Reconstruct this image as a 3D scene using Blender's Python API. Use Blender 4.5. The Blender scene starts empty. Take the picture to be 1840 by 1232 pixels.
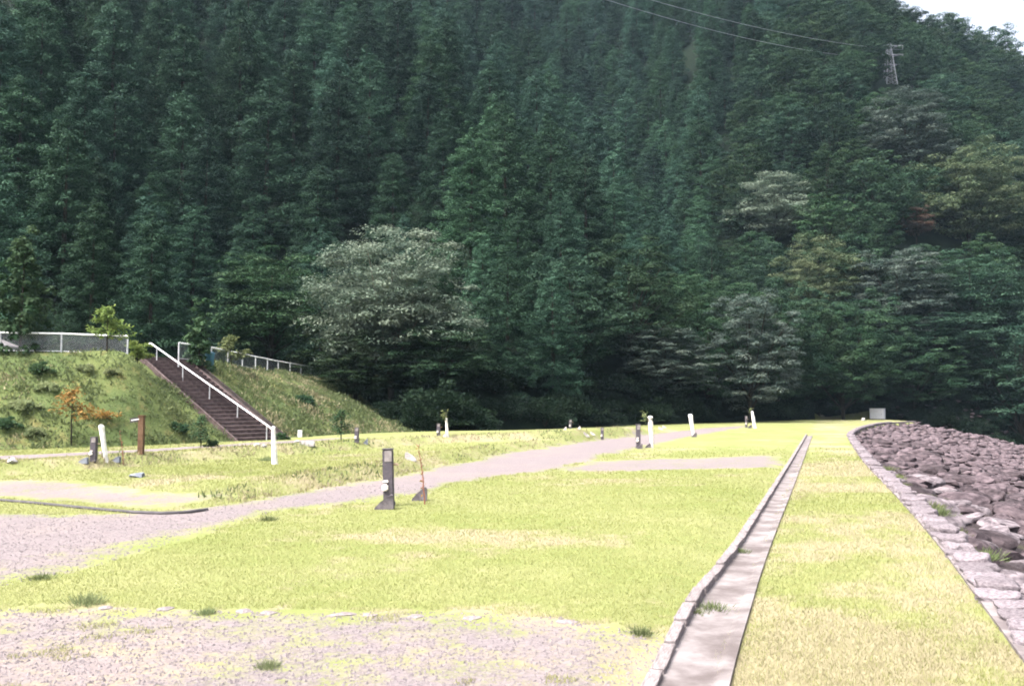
import bpy, bmesh, math, random
import numpy as np
from mathutils import Vector, Matrix, noise as mnoise

rng = np.random.default_rng(11)
random.seed(11)
SC = bpy.context.scene
COL = SC.collection

# ------------------------------------------------------------------ camera
CAM_H, FPX, CX, CY, HORIZON = 1.6, 1635.0, 920.0, 616.0, 728.0
PITCH = math.atan((HORIZON - CY) / FPX)
cam_d = bpy.data.cameras.new('camera')
cam = bpy.data.objects.new('camera', cam_d)
COL.objects.link(cam)
cam.location = (0, 0, CAM_H)
cam.rotation_euler = (math.pi / 2 + PITCH, 0, 0)
cam_d.sensor_width = 36.0
cam_d.lens = 36.0 * FPX / 1840.0
cam_d.clip_start = 0.1
cam_d.clip_end = 3000
SC.camera = cam

# ------------------------------------------------------------------ sky and sun (bright overcast)
SUN_EL, SUN_AZ = math.radians(60), math.atan2(-0.70, -0.45)      # azimuth measured from +Y towards +X
world = bpy.data.worlds.new('World')
SC.world = world
world.use_nodes = True
wn = world.node_tree
bg = wn.nodes['Background']
sky = wn.nodes.new('ShaderNodeTexSky')
sky.sky_type = 'NISHITA'
sky.sun_disc = False
sky.sun_elevation = SUN_EL
sky.sun_rotation = SUN_AZ
sky.air_density = 0.85
sky.dust_density = 10.0
sky.ozone_density = 1.0
bg.inputs['Strength'].default_value = 0.15
veil = wn.nodes.new('ShaderNodeHueSaturation')          # thin high cloud over the whole sky: less blue
veil.inputs['Saturation'].default_value = 0.5
wn.links.new(sky.outputs[0], veil.inputs['Color'])
wn.links.new(veil.outputs[0], bg.inputs['Color'])
sun_d = bpy.data.lights.new('sun', 'SUN')
sun_d.energy = 1.5
sun_d.angle = math.radians(30)
sun_d.color = (1.0, 0.95, 0.87)
sun = bpy.data.objects.new('sun', sun_d)
COL.objects.link(sun)
sdir = Vector((math.sin(SUN_AZ) * math.cos(SUN_EL), math.cos(SUN_AZ) * math.cos(SUN_EL), math.sin(SUN_EL)))
sun.rotation_euler = sdir.to_track_quat('Z', 'Y').to_euler()
SC.view_settings.view_transform = 'Standard'
SC.view_settings.look = 'None'
SC.view_settings.gamma = 1.0
SC.view_settings.exposure = 2.1
SC.view_settings.use_curve_mapping = False
SC.cycles.use_denoising = True
SC.cycles.use_adaptive_sampling = False
SC.cycles.max_bounces = 5
SC.cycles.diffuse_bounces = 2
SC.cycles.glossy_bounces = 2
SC.cycles.transmission_bounces = 3
SC.cycles.volume_bounces = 0
SC.cycles.filter_width = 1.9

# ------------------------------------------------------------------ pixel <-> place (used while surveying the photograph)
FWD = np.array([0, math.cos(PITCH), math.sin(PITCH)])
UPV = np.array([0, -math.sin(PITCH), math.cos(PITCH)])
def ray(px, py):
    return np.array([1.0, 0, 0]) * ((px - CX) / FPX) + UPV * ((CY - py) / FPX) + FWD
def G(px, py, z=0.0):
    d = ray(px, py)
    t = (z - CAM_H) / d[2]
    return (d[0] * t, d[1] * t)
def GL(pts, z=0.0):
    return [G(px, py, z) for px, py in pts]
def at(px, py, dist):
    d = ray(px, py)
    t = dist / d[1]
    return Vector((d[0] * t, dist, CAM_H + d[2] * t))
def project(P):
    P = np.atleast_2d(np.asarray(P, float)) - np.array([0, 0, CAM_H])
    f = P @ FWD
    return CX + FPX * P[:, 0] / f, CY - FPX * (P @ UPV) / f, f

# ------------------------------------------------------------------ numeric helpers
def seg_dist(P, line):
    """distance of points to a polyline, and the signed side (left > 0) at the nearest segment, and arc position"""
    best = np.full(len(P), 1e18); arc = np.zeros(len(P)); side = np.zeros(len(P)); acc = 0.0
    for (ax, ay), (bx, by) in zip(line[:-1], line[1:]):
        dx, dy = bx - ax, by - ay
        L2 = dx * dx + dy * dy
        t = np.clip(((P[:, 0] - ax) * dx + (P[:, 1] - ay) * dy) / L2, 0, 1)
        ex, ey = P[:, 0] - ax - t * dx, P[:, 1] - ay - t * dy
        d2 = ex * ex + ey * ey
        m = d2 < best
        best = np.where(m, d2, best)
        arc = np.where(m, acc + t * math.sqrt(L2), arc)
        side = np.where(m, dx * (P[:, 1] - ay) - dy * (P[:, 0] - ax), side)
        acc += math.sqrt(L2)
    return np.sqrt(best), np.sign(side), arc
def inside(P, poly):
    x, y = P[:, 0], P[:, 1]
    r = np.zeros(len(P), bool)
    for (ax, ay), (bx, by) in zip(poly, poly[1:] + poly[:1]):
        if ay == by: continue
        c = ((ay > y) != (by > y)) & (x < (bx - ax) * (y - ay) / (by - ay) + ax)
        r ^= c
    return r
def sdf(P, poly):
    d, _, _ = seg_dist(P, list(poly) + [poly[0]])
    return np.where(inside(P, list(poly)), d, -d)
def sstep(x, a, b):
    t = np.clip((x - a) / (b - a), 0, 1)
    return t * t * (3 - 2 * t)
def jagf(x, y): return (.55 * (fbm(x, y, 1.1) - .5) + .3 * (fbm(x + 7, y, 4.0) - .5)) * (.5 + .03 * np.clip(y, 0, 30))
def dryf(x, y): return 1.9 * (fbm(x + 5, y + 2, .55) - .5) + 1.1 * (fbm(x + 1, y + 9, 2.3) - .5)
_perm = np.random.default_rng(3).random((256, 256))
def vnoise(x, y, s=1.0):
    x = x * s; y = y * s
    xi = np.floor(x).astype(int); yi = np.floor(y).astype(int)
    fx = x - xi; fy = y - yi
    fx = fx * fx * (3 - 2 * fx); fy = fy * fy * (3 - 2 * fy)
    g = lambda i, j: _perm[(xi + i) & 255, (yi + j) & 255]
    return (g(0, 0) * (1 - fx) + g(1, 0) * fx) * (1 - fy) + (g(0, 1) * (1 - fx) + g(1, 1) * fx) * fy
def fbm(x, y, s=1.0):
    return (vnoise(x, y, s) + 0.5 * vnoise(x + 17.3, y + 5.1, s * 2.1) + 0.25 * vnoise(x + 3.7, y + 31.9, s * 4.3)) / 1.75

# ------------------------------------------------------------------ the plan of the place
EMB_H = 3.6
TOE = [(-60, 16), (-30, 22)] + GL([(0, 822), (270, 813), (440, 804), (500, 798), (620, 788), (740, 781)]) + [(-5.2, 56), (-8, 67), (-13, 78), (-24, 88), (-60, 92)]
TOPL = [(-60, 27), (-32, 30.5)] + GL([(0, 630), (230, 632), (320, 643), (380, 652), (500, 668), (600, 680)], EMB_H) + [(-15, 72), (-22, 79), (-60, 84)]
EMB_POLY = TOE
FOOT = [(-160, 36), (-60, 40), (-30, 44), (-21, 47), (-18, 56), (-16, 66), (-12, 68), (-7.5, 58), (-4.6, 51.5), (-0.7, 56.5), (3, 61.5), (7.6, 69.5), (15, 78), (26.5, 92), (37, 107), (43, 106), (49, 101), (58, 104), (72, 114), (130, 150), (320, 210)]
HILL_POLY = FOOT + [(900, 210), (900, 900), (-900, 900), (-900, 36)]
GULLY = [(27, 93), (27, 115), (24, 150), (14, 210)]
ROAD_UP = GL([(300, 926), (420, 911), (560, 886), (700, 861), (800, 841), (920, 816), (1040, 798), (1150, 784), (1260, 771), (1330, 766)])
BANK2 = GL([(-400, 893), (0, 868), (190, 856), (350, 842), (480, 832), (620, 822), (780, 808), (900, 803), (1040, 797), (1150, 785), (1250, 771)])
ROAD = GL([(-500, 925), (0, 930), (170, 932), (300, 926), (420, 911), (560, 886), (700, 861), (800, 841), (920, 816), (1040, 798), (1150, 784), (1260, 771), (1330, 766),
           (1345, 767), (1240, 786), (1160, 803), (1080, 822), (1045, 835), (985, 850), (900, 858), (790, 879), (690, 904), (500, 926), (330, 977), (130, 1042), (0, 1068), (-500, 1140)])
BAY = GL([(-500, 868), (0, 872), (150, 878), (300, 896), (440, 900), (300, 922), (150, 912), (0, 901), (-500, 880)])
CROSS = GL([(985, 852), (1045, 834), (1100, 829), (1250, 825), (1405, 820), (1410, 844), (1200, 849)])
FRONT = GL([(-600, 1118), (0, 1106), (130, 1102), (500, 1108), (860, 1113), (1010, 1122), (1150, 1138), (1240, 1128), (1185, 1232), (1060, 1600), (-1200, 1600)])
TOEPATH = GL([(-500, 858), (0, 830), (300, 816), (450, 806), (560, 798), (640, 794), (560, 806), (450, 815), (300, 827), (0, 846), (-500, 880)], .13)
LAWN = GL([(-60, 1085), (0, 1072), (130, 1045), (330, 980), (500, 930), (690, 907), (790, 882), (985, 853), (1200, 850), (1410, 846), (1330, 985), (1250, 1085), (1236, 1125), (1150, 1135), (1010, 1120), (860, 1111), (500, 1106), (130, 1100), (0, 1105), (-60, 1108)])
DR_L = GL([(1130, 1350), (1185, 1232), (1255, 1089), (1330, 985), (1400, 870), (1424, 829), (1450, 783)])
DR_R = GL([(1285, 1350), (1312, 1232), (1342, 1120), (1384, 985), (1428, 870), (1443, 829), (1460, 783)])
KERB = GL([(2300, 1800), (1950, 1340), (1796, 1130), (1678, 970), (1609, 890), (1548, 825), (1524, 787), (1524, 778), (1545, 768), (1580, 760.5), (1640, 756)])
def smooth_line(pts, n=12):
    """Catmull-Rom through the points"""
    p = [Vector((*a, 0)) for a in pts]
    p = [p[0] * 2 - p[1]] + p + [p[-1] * 2 - p[-2]]
    out = []
    for i in range(1, len(p) - 2):
        for k in range(n):
            t = k / n
            a, b, c, d = p[i - 1], p[i], p[i + 1], p[i + 2]
            v = 0.5 * ((2 * b) + (c - a) * t + (2 * a - 5 * b + 4 * c - d) * t * t + (3 * b - a - 3 * c + d) * t ** 3)
            out.append((v.x, v.y))
    out.append((p[-2].x, p[-2].y))
    return out
KERB_S = smooth_line(KERB, 6)
KERB_POLY = KERB_S + [(44, 112), (60, 200), (400, 420), (400, -60), (10, -60)]

def embank(P):
    ins = inside(P, EMB_POLY)
    dt, _, _ = seg_dist(P, TOE)
    dp, _, _ = seg_dist(P, TOPL)
    top = inside(P, TOPL)
    f = np.where(top, 1.0, dt / (dt + dp + 1e-6))
    f = np.where(ins, f, 0.0)
    return EMB_H * (f * 0.75 + 0.25 * f * f * (3 - 2 * f)), ins, f
def hill(P):
    ins = inside(P, HILL_POLY)
    d, _, _ = seg_dist(P, FOOT)
    x, y = P[:, 0], P[:, 1]
    z = (0.80 + 0.40 * sstep(x, 25, 70)) * d + 5.0 * (fbm(x, y, 0.03) - 0.5) * sstep(d, 2, 30)
    g, _, _ = seg_dist(P, GULLY)
    z -= 13 * np.exp(-(g / 11) ** 2) * sstep(d, 0, 40)
    cap = np.clip(94 - (x - 97) * 0.52 + 7 * (fbm(x, y, 0.05) - 0.5), 25, 230)
    z = np.where(z > cap - 6, cap - 6 * np.exp(-np.clip((z - cap + 6) / 6, 0, 60)), z)
    return np.where(ins, z, 0.0), ins, d
def H(P, parts=False):
    P = np.atleast_2d(np.asarray(P, float))
    x, y = P[:, 0], P[:, 1]
    e, eins, ef = embank(P)
    h, hins, hd = hill(P)
    d1, s1, a1 = seg_dist(P, ROAD_UP)
    d2, s2, a2 = seg_dist(P, BANK2)
    b1 = np.where(s1 > 0, 0.24 * sstep(d1, 0.05, 0.8) * np.exp(-d1 / 9) * sstep(a1, 0.2, 5), 0) * sstep(y, 60, 45)
    b2 = np.where(s2 > 0, 0.27 * sstep(d2, 0.0, 0.7) * np.exp(-d2 / 12), 0) * sstep(y, 60, 45)
    z = np.maximum(b1, 0) + b2
    dl, sl, _ = seg_dist(P, DR_L)
    z = z + np.where(sl > 0, 0.05 * sstep(dl, 0.12, 0.5), -0.006)
    z = z + 0.03 * (fbm(x, y, 0.35) - 0.5) * np.where(sl > 0, sstep(dl, 0.3, 2), 0.2)
    kin = inside(P, KERB_POLY)
    kd, _, _ = seg_dist(P, KERB_S)
    zr = -(0.26 * sstep(kd, 0.3, 0.8) + 0.215 * kd + .008 * np.clip(kd - 4, 0, 40) ** 1.6) + 0.25 * (fbm(x, y, 0.7) - 0.5) * sstep(kd, 0.3, 1.5)
    zr = np.maximum(zr, -6.5)
    z = np.where(kin, zr, z)
    z = np.where(eins, e + 0.22 * (fbm(x, y, 0.45) - 0.5) * sstep(ef, 0, 0.12), z)
    sp = P - np.array([b0.x, b0.y]); sa = sp @ np.array([STAIR_DIR.x, STAIR_DIR.y]); sb = sp @ np.array([STAIR_PERP.x, STAIR_PERP.y])
    wst = sstep(np.abs(sb - .15), 1.75, 1.15) * sstep(sa, -.7, .1) * sstep(sa, STAIR_RUN + .9, STAIR_RUN + .2)
    along = sstep(sa, -.5, .3) * sstep(sa, STAIR_RUN + .9, STAIR_RUN + .2); wnear = sstep(-sb, 4.2, 1.3) * along * (sb < 0)
    z = z * (1 - wnear) + wnear * np.minimum(z, np.clip(sa / STAIR_RUN, 0, 1) * EMB_H + .20)
    z = z * (1 - wst) + wst * (np.clip(sa / STAIR_RUN, 0, 1) * EMB_H - .12)
    z = np.where(hins, np.maximum(z, np.where(kin, zr, 0) * sstep(hd, 20, 0) + h), z)
    if parts:
        return z, dict(eins=eins, ef=ef, hins=hins & ((h > e - 0.3) | ~eins), hd=hd, kin=kin, kd=kd, d1=d1, s1=s1, a1=a1, d2=d2, s2=s2, sl=sl, dl=dl)
    return z
b0 = Vector((*G(470, 802), 0)); b1_ = Vector((*G(292, 645, EMB_H), 0))
STAIR_DIR = (b1_ - b0).normalized(); STAIR_RUN = (b1_ - b0).length
STAIR_PERP = Vector((STAIR_DIR.y, -STAIR_DIR.x, 0))            # towards the far right of the flight
SDX = math.atan2(STAIR_DIR.y, STAIR_DIR.x)
def h1(x, y):
    return float(H([[x, y]])[0])
def hit(px, py):
    """where a sight line first meets the ground"""
    d = ray(px, py)
    t = np.geomspace(2.5, 400, 5000)
    Q = np.outer(t, d); Q[:, 2] += CAM_H
    k = np.argmax(Q[:, 2] <= H(Q[:, :2]))
    return Vector(Q[k]) if k else Vector(Q[-1])

# ------------------------------------------------------------------ materials
def nodes(name):
    m = bpy.data.materials.new(name)
    m.use_nodes = True
    nt = m.node_tree
    nt.nodes.clear()
    return m, nt
def N(nt, t, **kw):
    n = nt.nodes.new(t)
    for k, v in kw.items():
        if k in n.inputs: n.inputs[k].default_value = v
        else: setattr(n, k, v)
    return n
def lk(nt, a, b): nt.links.new(a, b)
def rgb(c): return (c[0], c[1], c[2], 1.0)
def mixc(nt, fac, a, b, blend='MIX'):
    n = nt.nodes.new('ShaderNodeMix'); n.data_type = 'RGBA'; n.blend_type = blend
    for s, v in ((n.inputs[0], fac), (n.inputs[6], a), (n.inputs[7], b)):
        if isinstance(v, (int, float)): s.default_value = v
        elif isinstance(v, (tuple, list)): s.default_value = rgb(v)
        else: lk(nt, v, s)
    return n.outputs[2]
def math_(nt, op, a, b=None, clamp=False):
    n = nt.nodes.new('ShaderNodeMath'); n.operation = op; n.use_clamp = clamp
    for s, v in ((n.inputs[0], a), (n.inputs[1], b)):
        if v is None: continue
        if isinstance(v, (int, float)): s.default_value = v
        else: lk(nt, v, s)
    return n.outputs[0]
def noise_(nt, vec, scale, detail=4, rough=0.6):
    n = N(nt, 'ShaderNodeTexNoise', Scale=scale, Detail=detail, Roughness=rough)
    lk(nt, vec, n.inputs['Vector']); return n.outputs[0]
def remap(nt, v, a, b):
    n = nt.nodes.new('ShaderNodeMapRange'); n.interpolation_type = 'SMOOTHSTEP'
    lk(nt, v, n.inputs[0]); n.inputs[1].default_value = a; n.inputs[2].default_value = b
    return n.outputs[0]
def bump(nt, h, strength, dist):
    n = N(nt, 'ShaderNodeBump', Strength=strength, Distance=dist); lk(nt, h, n.inputs['Height']); return n.outputs[0]
def finish(nt, color, rough=0.9, spec=0.2, normal=None, metal=0.0):
    p = N(nt, 'ShaderNodeBsdfPrincipled', Roughness=rough, Metallic=metal)
    p.inputs['Specular IOR Level'].default_value = spec
    if isinstance(color, tuple): p.inputs['Base Color'].default_value = rgb(color)
    else: lk(nt, color, p.inputs['Base Color'])
    if normal is not None: lk(nt, normal, p.inputs['Normal'])
    o = nt.nodes.new('ShaderNodeOutputMaterial'); lk(nt, p.outputs[0], o.inputs[0])
    return p
def leaf_mat(name, dark, light, hue=0.02, val=0.25, trans=0.3, rough=0.7, spec=0.06):
    m, nt = nodes(name)
    a = N(nt, 'ShaderNodeAttribute', attribute_name='tint')
    c = mixc(nt, a.outputs['Fac'], dark, light)
    oi = nt.nodes.new('ShaderNodeObjectInfo')
    hs = nt.nodes.new('ShaderNodeHueSaturation')
    lk(nt, c, hs.inputs['Color'])
    lk(nt, math_(nt, 'MULTIPLY_ADD', oi.outputs['Random'], hue * 2), hs.inputs['Hue'])
    hs.inputs['Hue'].links[0].from_node.inputs[2].default_value = 0.5 - hue
    w = nt.nodes.new('ShaderNodeTexWhiteNoise'); w.noise_dimensions = '1D'; lk(nt, oi.outputs['Random'], w.inputs['W'])
    v = math_(nt, 'MULTIPLY_ADD', w.outputs['Value'], val * 2); v.node.inputs[2].default_value = 1 - val
    lk(nt, v, hs.inputs['Value'])
    p = N(nt, 'ShaderNodeBsdfPrincipled', Roughness=rough); p.inputs['Specular IOR Level'].default_value = spec
    lk(nt, hs.outputs[0], p.inputs['Base Color'])
    t = nt.nodes.new('ShaderNodeBsdfTranslucent'); lk(nt, hs.outputs[0], t.inputs['Color'])
    mx = nt.nodes.new('ShaderNodeMixShader'); mx.inputs[0].default_value = trans
    lk(nt, p.outputs[0], mx.inputs[1]); lk(nt, t.outputs[0], mx.inputs[2])
    o = nt.nodes.new('ShaderNodeOutputMaterial'); lk(nt, mx.outputs[0], o.inputs[0])
    return m
def simple_mat(name, c1, c2, scale=8.0, rough=0.85, spec=0.2, bumpd=0.0, rand=0.0, metal=0.0, detail=6):
    m, nt = nodes(name)
    tc = nt.nodes.new('ShaderNodeTexCoord')
    n = noise_(nt, tc.outputs['Object'], scale, detail)
    c = mixc(nt, remap(nt, n, 0.3, 0.7), c1, c2)
    if rand:
        oi = nt.nodes.new('ShaderNodeObjectInfo')
        hs = nt.nodes.new('ShaderNodeHueSaturation'); lk(nt, c, hs.inputs['Color'])
        v = math_(nt, 'MULTIPLY_ADD', oi.outputs['Random'], rand * 2); v.node.inputs[2].default_value = 1 - rand
        lk(nt, v, hs.inputs['Value']); c = hs.outputs[0]
    finish(nt, c, rough, spec, bump(nt, n, 0.6, bumpd) if bumpd else None, metal)
    return m

# ground: turf and gravel share one material, told apart by what was surveyed where (attributes), ragged by noise
def ground_mat():
    m, nt = nodes('turf_and_gravel')
    geo = nt.nodes.new('ShaderNodeNewGeometry'); pos = geo.outputs['Position']
    gr = N(nt, 'ShaderNodeAttribute', attribute_name='gravel').outputs['Fac']
    dr = N(nt, 'ShaderNodeAttribute', attribute_name='dry').outputs['Fac']
    nf, nm, nl = noise_(nt, pos, 38, 5, .7), noise_(nt, pos, 2.6, 6, .65), noise_(nt, pos, 0.45, 4)
    n2 = noise_(nt, pos, 9.0, 5, .7)
    turf = mixc(nt, remap(nt, nl, .3, .7), (0.122, 0.142, 0.048), (0.164, 0.170, 0.078))
    turf = mixc(nt, math_(nt, 'MULTIPLY', remap(nt, nf, .35, .75), 0.35), turf, (0.115, 0.14, 0.042))
    turf = mixc(nt, math_(nt, 'MULTIPLY', remap(nt, nm, .45, .75), 0.5), turf, (0.182, 0.180, 0.084))
    straw = mixc(nt, n2, (0.212, 0.186, 0.122), (0.188, 0.158, 0.108))
    k = math_(nt, 'ADD', dr, math_(nt, 'MULTIPLY', math_(nt, 'SUBTRACT', nm, 0.5), 0.9))
    k = math_(nt, 'ADD', k, math_(nt, 'MULTIPLY', math_(nt, 'SUBTRACT', n2, 0.5), 0.9))
    turf = mixc(nt, math_(nt, 'MULTIPLY', remap(nt, k, .3, .8), 0.85), turf, straw)
    vo = N(nt, 'ShaderNodeTexVoronoi', Scale=42.0, Randomness=1.0); lk(nt, pos, vo.inputs['Vector'])
    st = mixc(nt, remap(nt, vo.outputs['Color'], .1, .9), (0.103, 0.088, 0.092), (0.160, 0.138, 0.144))
    st = mixc(nt, math_(nt, 'MULTIPLY', remap(nt, nm, .35, .75), 0.55), st, (0.150, 0.130, 0.137))
    st = mixc(nt, math_(nt, 'MULTIPLY', remap(nt, nl, .45, .65), 0.35), st, (0.172, 0.143, 0.130))
    e = math_(nt, 'ADD', gr, math_(nt, 'MULTIPLY', math_(nt, 'SUBTRACT', nm, 0.5), 0.9))
    e = math_(nt, 'ADD', e, math_(nt, 'MULTIPLY', math_(nt, 'SUBTRACT', n2, 0.5), 0.7))
    e = remap(nt, e, .30, .68)
    c = mixc(nt, e, turf, st)
    h = math_(nt, 'ADD', math_(nt, 'MULTIPLY', nf, 0.6), math_(nt, 'MULTIPLY', n2, 1.2))
    finish(nt, c, 0.95, 0.08, bump(nt, h, 0.55, 0.03))
    return m
def bank_mat():
    m, nt = nodes('rough_bank_turf')
    geo = nt.nodes.new('ShaderNodeNewGeometry'); pos = geo.outputs['Position']
    nm, nl, nf = noise_(nt, pos, 1.3, 6, .65), noise_(nt, pos, .35, 4), noise_(nt, pos, 14, 5, .7)
    c = mixc(nt, remap(nt, nl, .35, .65), (0.070, 0.096, 0.038), (0.100, 0.120, 0.046))
    c = mixc(nt, remap(nt, nm, .5, .72), c, (0.15, 0.125, 0.055))
    c = mixc(nt, math_(nt, 'MULTIPLY', remap(nt, nf, .4, .7), .5), c, (0.055, 0.085, 0.026))
    finish(nt, c, 0.95, 0.05, bump(nt, nf, 0.8, 0.08))
    return m
def revet_mat():
    m, nt = nodes('gritty_earth')
    geo = nt.nodes.new('ShaderNodeNewGeometry'); pos = geo.outputs['Position']
    nm, nf = noise_(nt, pos, 1.1, 6, .65), noise_(nt, pos, 16, 5, .7)
    c = mixc(nt, remap(nt, nf, .3, .7), (0.018, 0.014, 0.015), (0.050, 0.040, 0.043))
    c = mixc(nt, math_(nt, 'MULTIPLY', remap(nt, nm, .52, .7), .55), c, (0.05, 0.058, 0.024))
    finish(nt, c, 0.95, 0.1, bump(nt, nf, 0.8, 0.06))
    return m
M = dict(
    ground=ground_mat(), bank=bank_mat(), revet=revet_mat(),
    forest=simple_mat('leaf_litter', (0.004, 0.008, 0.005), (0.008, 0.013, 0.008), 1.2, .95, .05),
    cedar=leaf_mat('cedar_needles', (0.012, 0.034, 0.021), (0.046, 0.092, 0.059), .03, .48, .12),
    broad=leaf_mat('broad_leaves', (0.010, 0.029, 0.015), (0.040, 0.074, 0.040), .04, .40, .12),
    layered=leaf_mat('silvery_leaves', (0.064, 0.098, 0.072), (0.142, 0.174, 0.130), .0, .0, .25, .6, .15),
    greyleaf=leaf_mat('grey_green_leaves', (0.030, 0.050, 0.043), (0.090, 0.112, 0.096), .01, .08, .25),
    yellowleaf=leaf_mat('yellow_green_leaves', (0.042, 0.068, 0.036), (0.110, 0.136, 0.076), .015, .12, .3),
    brownleaf=leaf_mat('brown_leaves', (0.10, 0.065, 0.05), (0.15, 0.10, 0.075), .0, .0, .25),
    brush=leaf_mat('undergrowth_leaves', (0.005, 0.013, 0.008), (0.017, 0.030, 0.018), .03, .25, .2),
    weed=leaf_mat('weed_leaves', (0.082, 0.108, 0.048), (0.138, 0.158, 0.076), .015, .12, .3),
    straw=leaf_mat('dry_grass', (0.215, 0.192, 0.118), (0.285, 0.258, 0.168), .01, .1, .3),
    blade=leaf_mat('lawn_blades', (0.184, 0.202, 0.064), (0.248, 0.254, 0.108), .0, .0, .35, .6, .15),
    weedblue=leaf_mat('bluish_weed_leaves', (0.140, 0.180, 0.090), (0.210, 0.240, 0.125), .01, .1, .5),
    sapling=leaf_mat('sapling_leaves', (0.085, 0.135, 0.036), (0.165, 0.205, 0.065), .02, .15, .35),
    sapdark=leaf_mat('dark_sapling_leaves', (0.026, 0.058, 0.030), (0.050, 0.090, 0.045), .02, .15, .3),
    maple=leaf_mat('turning_leaves', (0.19, 0.115, 0.035), (0.26, 0.155, 0.05), .02, .1, .35),
    bark=simple_mat('bark', (0.018, 0.016, 0.013), (0.042, 0.036, 0.029), 6, .95, .1, .03),
    palebark=simple_mat('pale_bark', (0.12, 0.105, 0.085), (0.22, 0.20, 0.17), 6, .95, .1, .02),
    stone=simple_mat('river_stone', (0.019, 0.014, 0.017), (0.080, 0.062, 0.069), 2.6, .9, .15, .05, .40),
    kerbstone=simple_mat('kerb_stone', (0.078, 0.066, 0.076), (0.165, 0.144, 0.157), 5, .9, .15, .02, .18),
    cutstone=simple_mat('dark_cut_stone', (0.060, 0.054, 0.064), (0.13, 0.115, 0.125), 9, .9, .15, .01, .12),
    palestone=simple_mat('pale_stone', (0.26, 0.24, 0.245), (0.42, 0.40, 0.40), 7, .9, .15, .01, .1),
    bluestone=simple_mat('blue_grey_stone', (0.10, 0.115, 0.15), (0.22, 0.235, 0.28), 6, .85, .2, .01),
    edgestone=simple_mat('pale_river_stone', (0.042, 0.035, 0.041), (0.165, 0.142, 0.155), 2.6, .9, .15, .05, .30),
    concrete=simple_mat('weathered_concrete', (0.098, 0.083, 0.086), (0.200, 0.177, 0.180), 3.5, .9, .15, .012, .10),
    channel=simple_mat('silted_channel', (0.078, 0.066, 0.066), (0.182, 0.165, 0.169), 2.4, .95, .1, .01),
    step=simple_mat('dark_step_timber', (0.050, 0.036, 0.036), (0.105, 0.080, 0.080), 5, .9, .1, .01, .15),
    gutter=simple_mat('stained_gutter', (0.020, 0.017, 0.018), (0.042, 0.033, 0.030), 4, .95, .1, .01),
    whitepaint=simple_mat('white_paint', (0.62, 0.62, 0.66), (0.80, 0.80, 0.82), 3, .55, .3),
    whitepost=simple_mat('whitewashed_post', (0.52, 0.49, 0.46), (0.78, 0.76, 0.74), 9, .8, .2, .004),
    galv=simple_mat('galvanised_steel', (0.34, 0.35, 0.38), (0.50, 0.51, 0.54), 6, .5, .4, 0, 0, .35),
    wire=simple_mat('chain_link_wire', (0.26, 0.27, 0.31), (0.36, 0.37, 0.41), 6, .5, .4, 0, 0, .2),
    postdark=simple_mat('dark_post_plastic', (0.050, 0.044, 0.056), (0.085, 0.075, 0.090), 14, .7, .25, .003),
    postgrey=simple_mat('post_panel_grey', (0.17, 0.15, 0.155), (0.24, 0.215, 0.22), 14, .7, .25),
    cream=simple_mat('cream_plastic', (0.62, 0.56, 0.52), (0.74, 0.69, 0.66), 10, .5, .4),
    tan=simple_mat('tan_tap', (0.22, 0.16, 0.11), (0.30, 0.22, 0.15), 10, .6, .3),
    wood=simple_mat('brown_wood', (0.075, 0.042, 0.026), (0.13, 0.078, 0.05), 9, .85, .15, .004),
    twig=simple_mat('reddish_twig', (0.16, 0.065, 0.045), (0.25, 0.11, 0.075), 12, .85, .15),
    black=simple_mat('black_rubber', (0.030, 0.028, 0.032), (0.06, 0.055, 0.06), 8, .7, .3),
    blue=simple_mat('faded_blue_plastic', (0.035, 0.11, 0.17), (0.06, 0.16, 0.22), 6, .6, .3),
    whitebox=simple_mat('white_cabinet', (0.78, 0.78, 0.80), (0.85, 0.85, 0.86), 3, .5, .4),
    pylon=simple_mat('pale_steel', (0.14, 0.15, 0.175), (0.21, 0.22, 0.25), 1, .6, .3),
    roof=simple_mat('grey_roof_tiles', (0.12, 0.11, 0.115), (0.20, 0.185, 0.19), 5, .8, .2, .02),
    hutwall=simple_mat('dark_hut_boards', (0.05, 0.038, 0.03), (0.09, 0.07, 0.055), 4, .9, .1),
    pebble=simple_mat('pebbles', (0.108, 0.094, 0.100), (0.166, 0.147, 0.154), 45, .9, .15),
)

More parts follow.
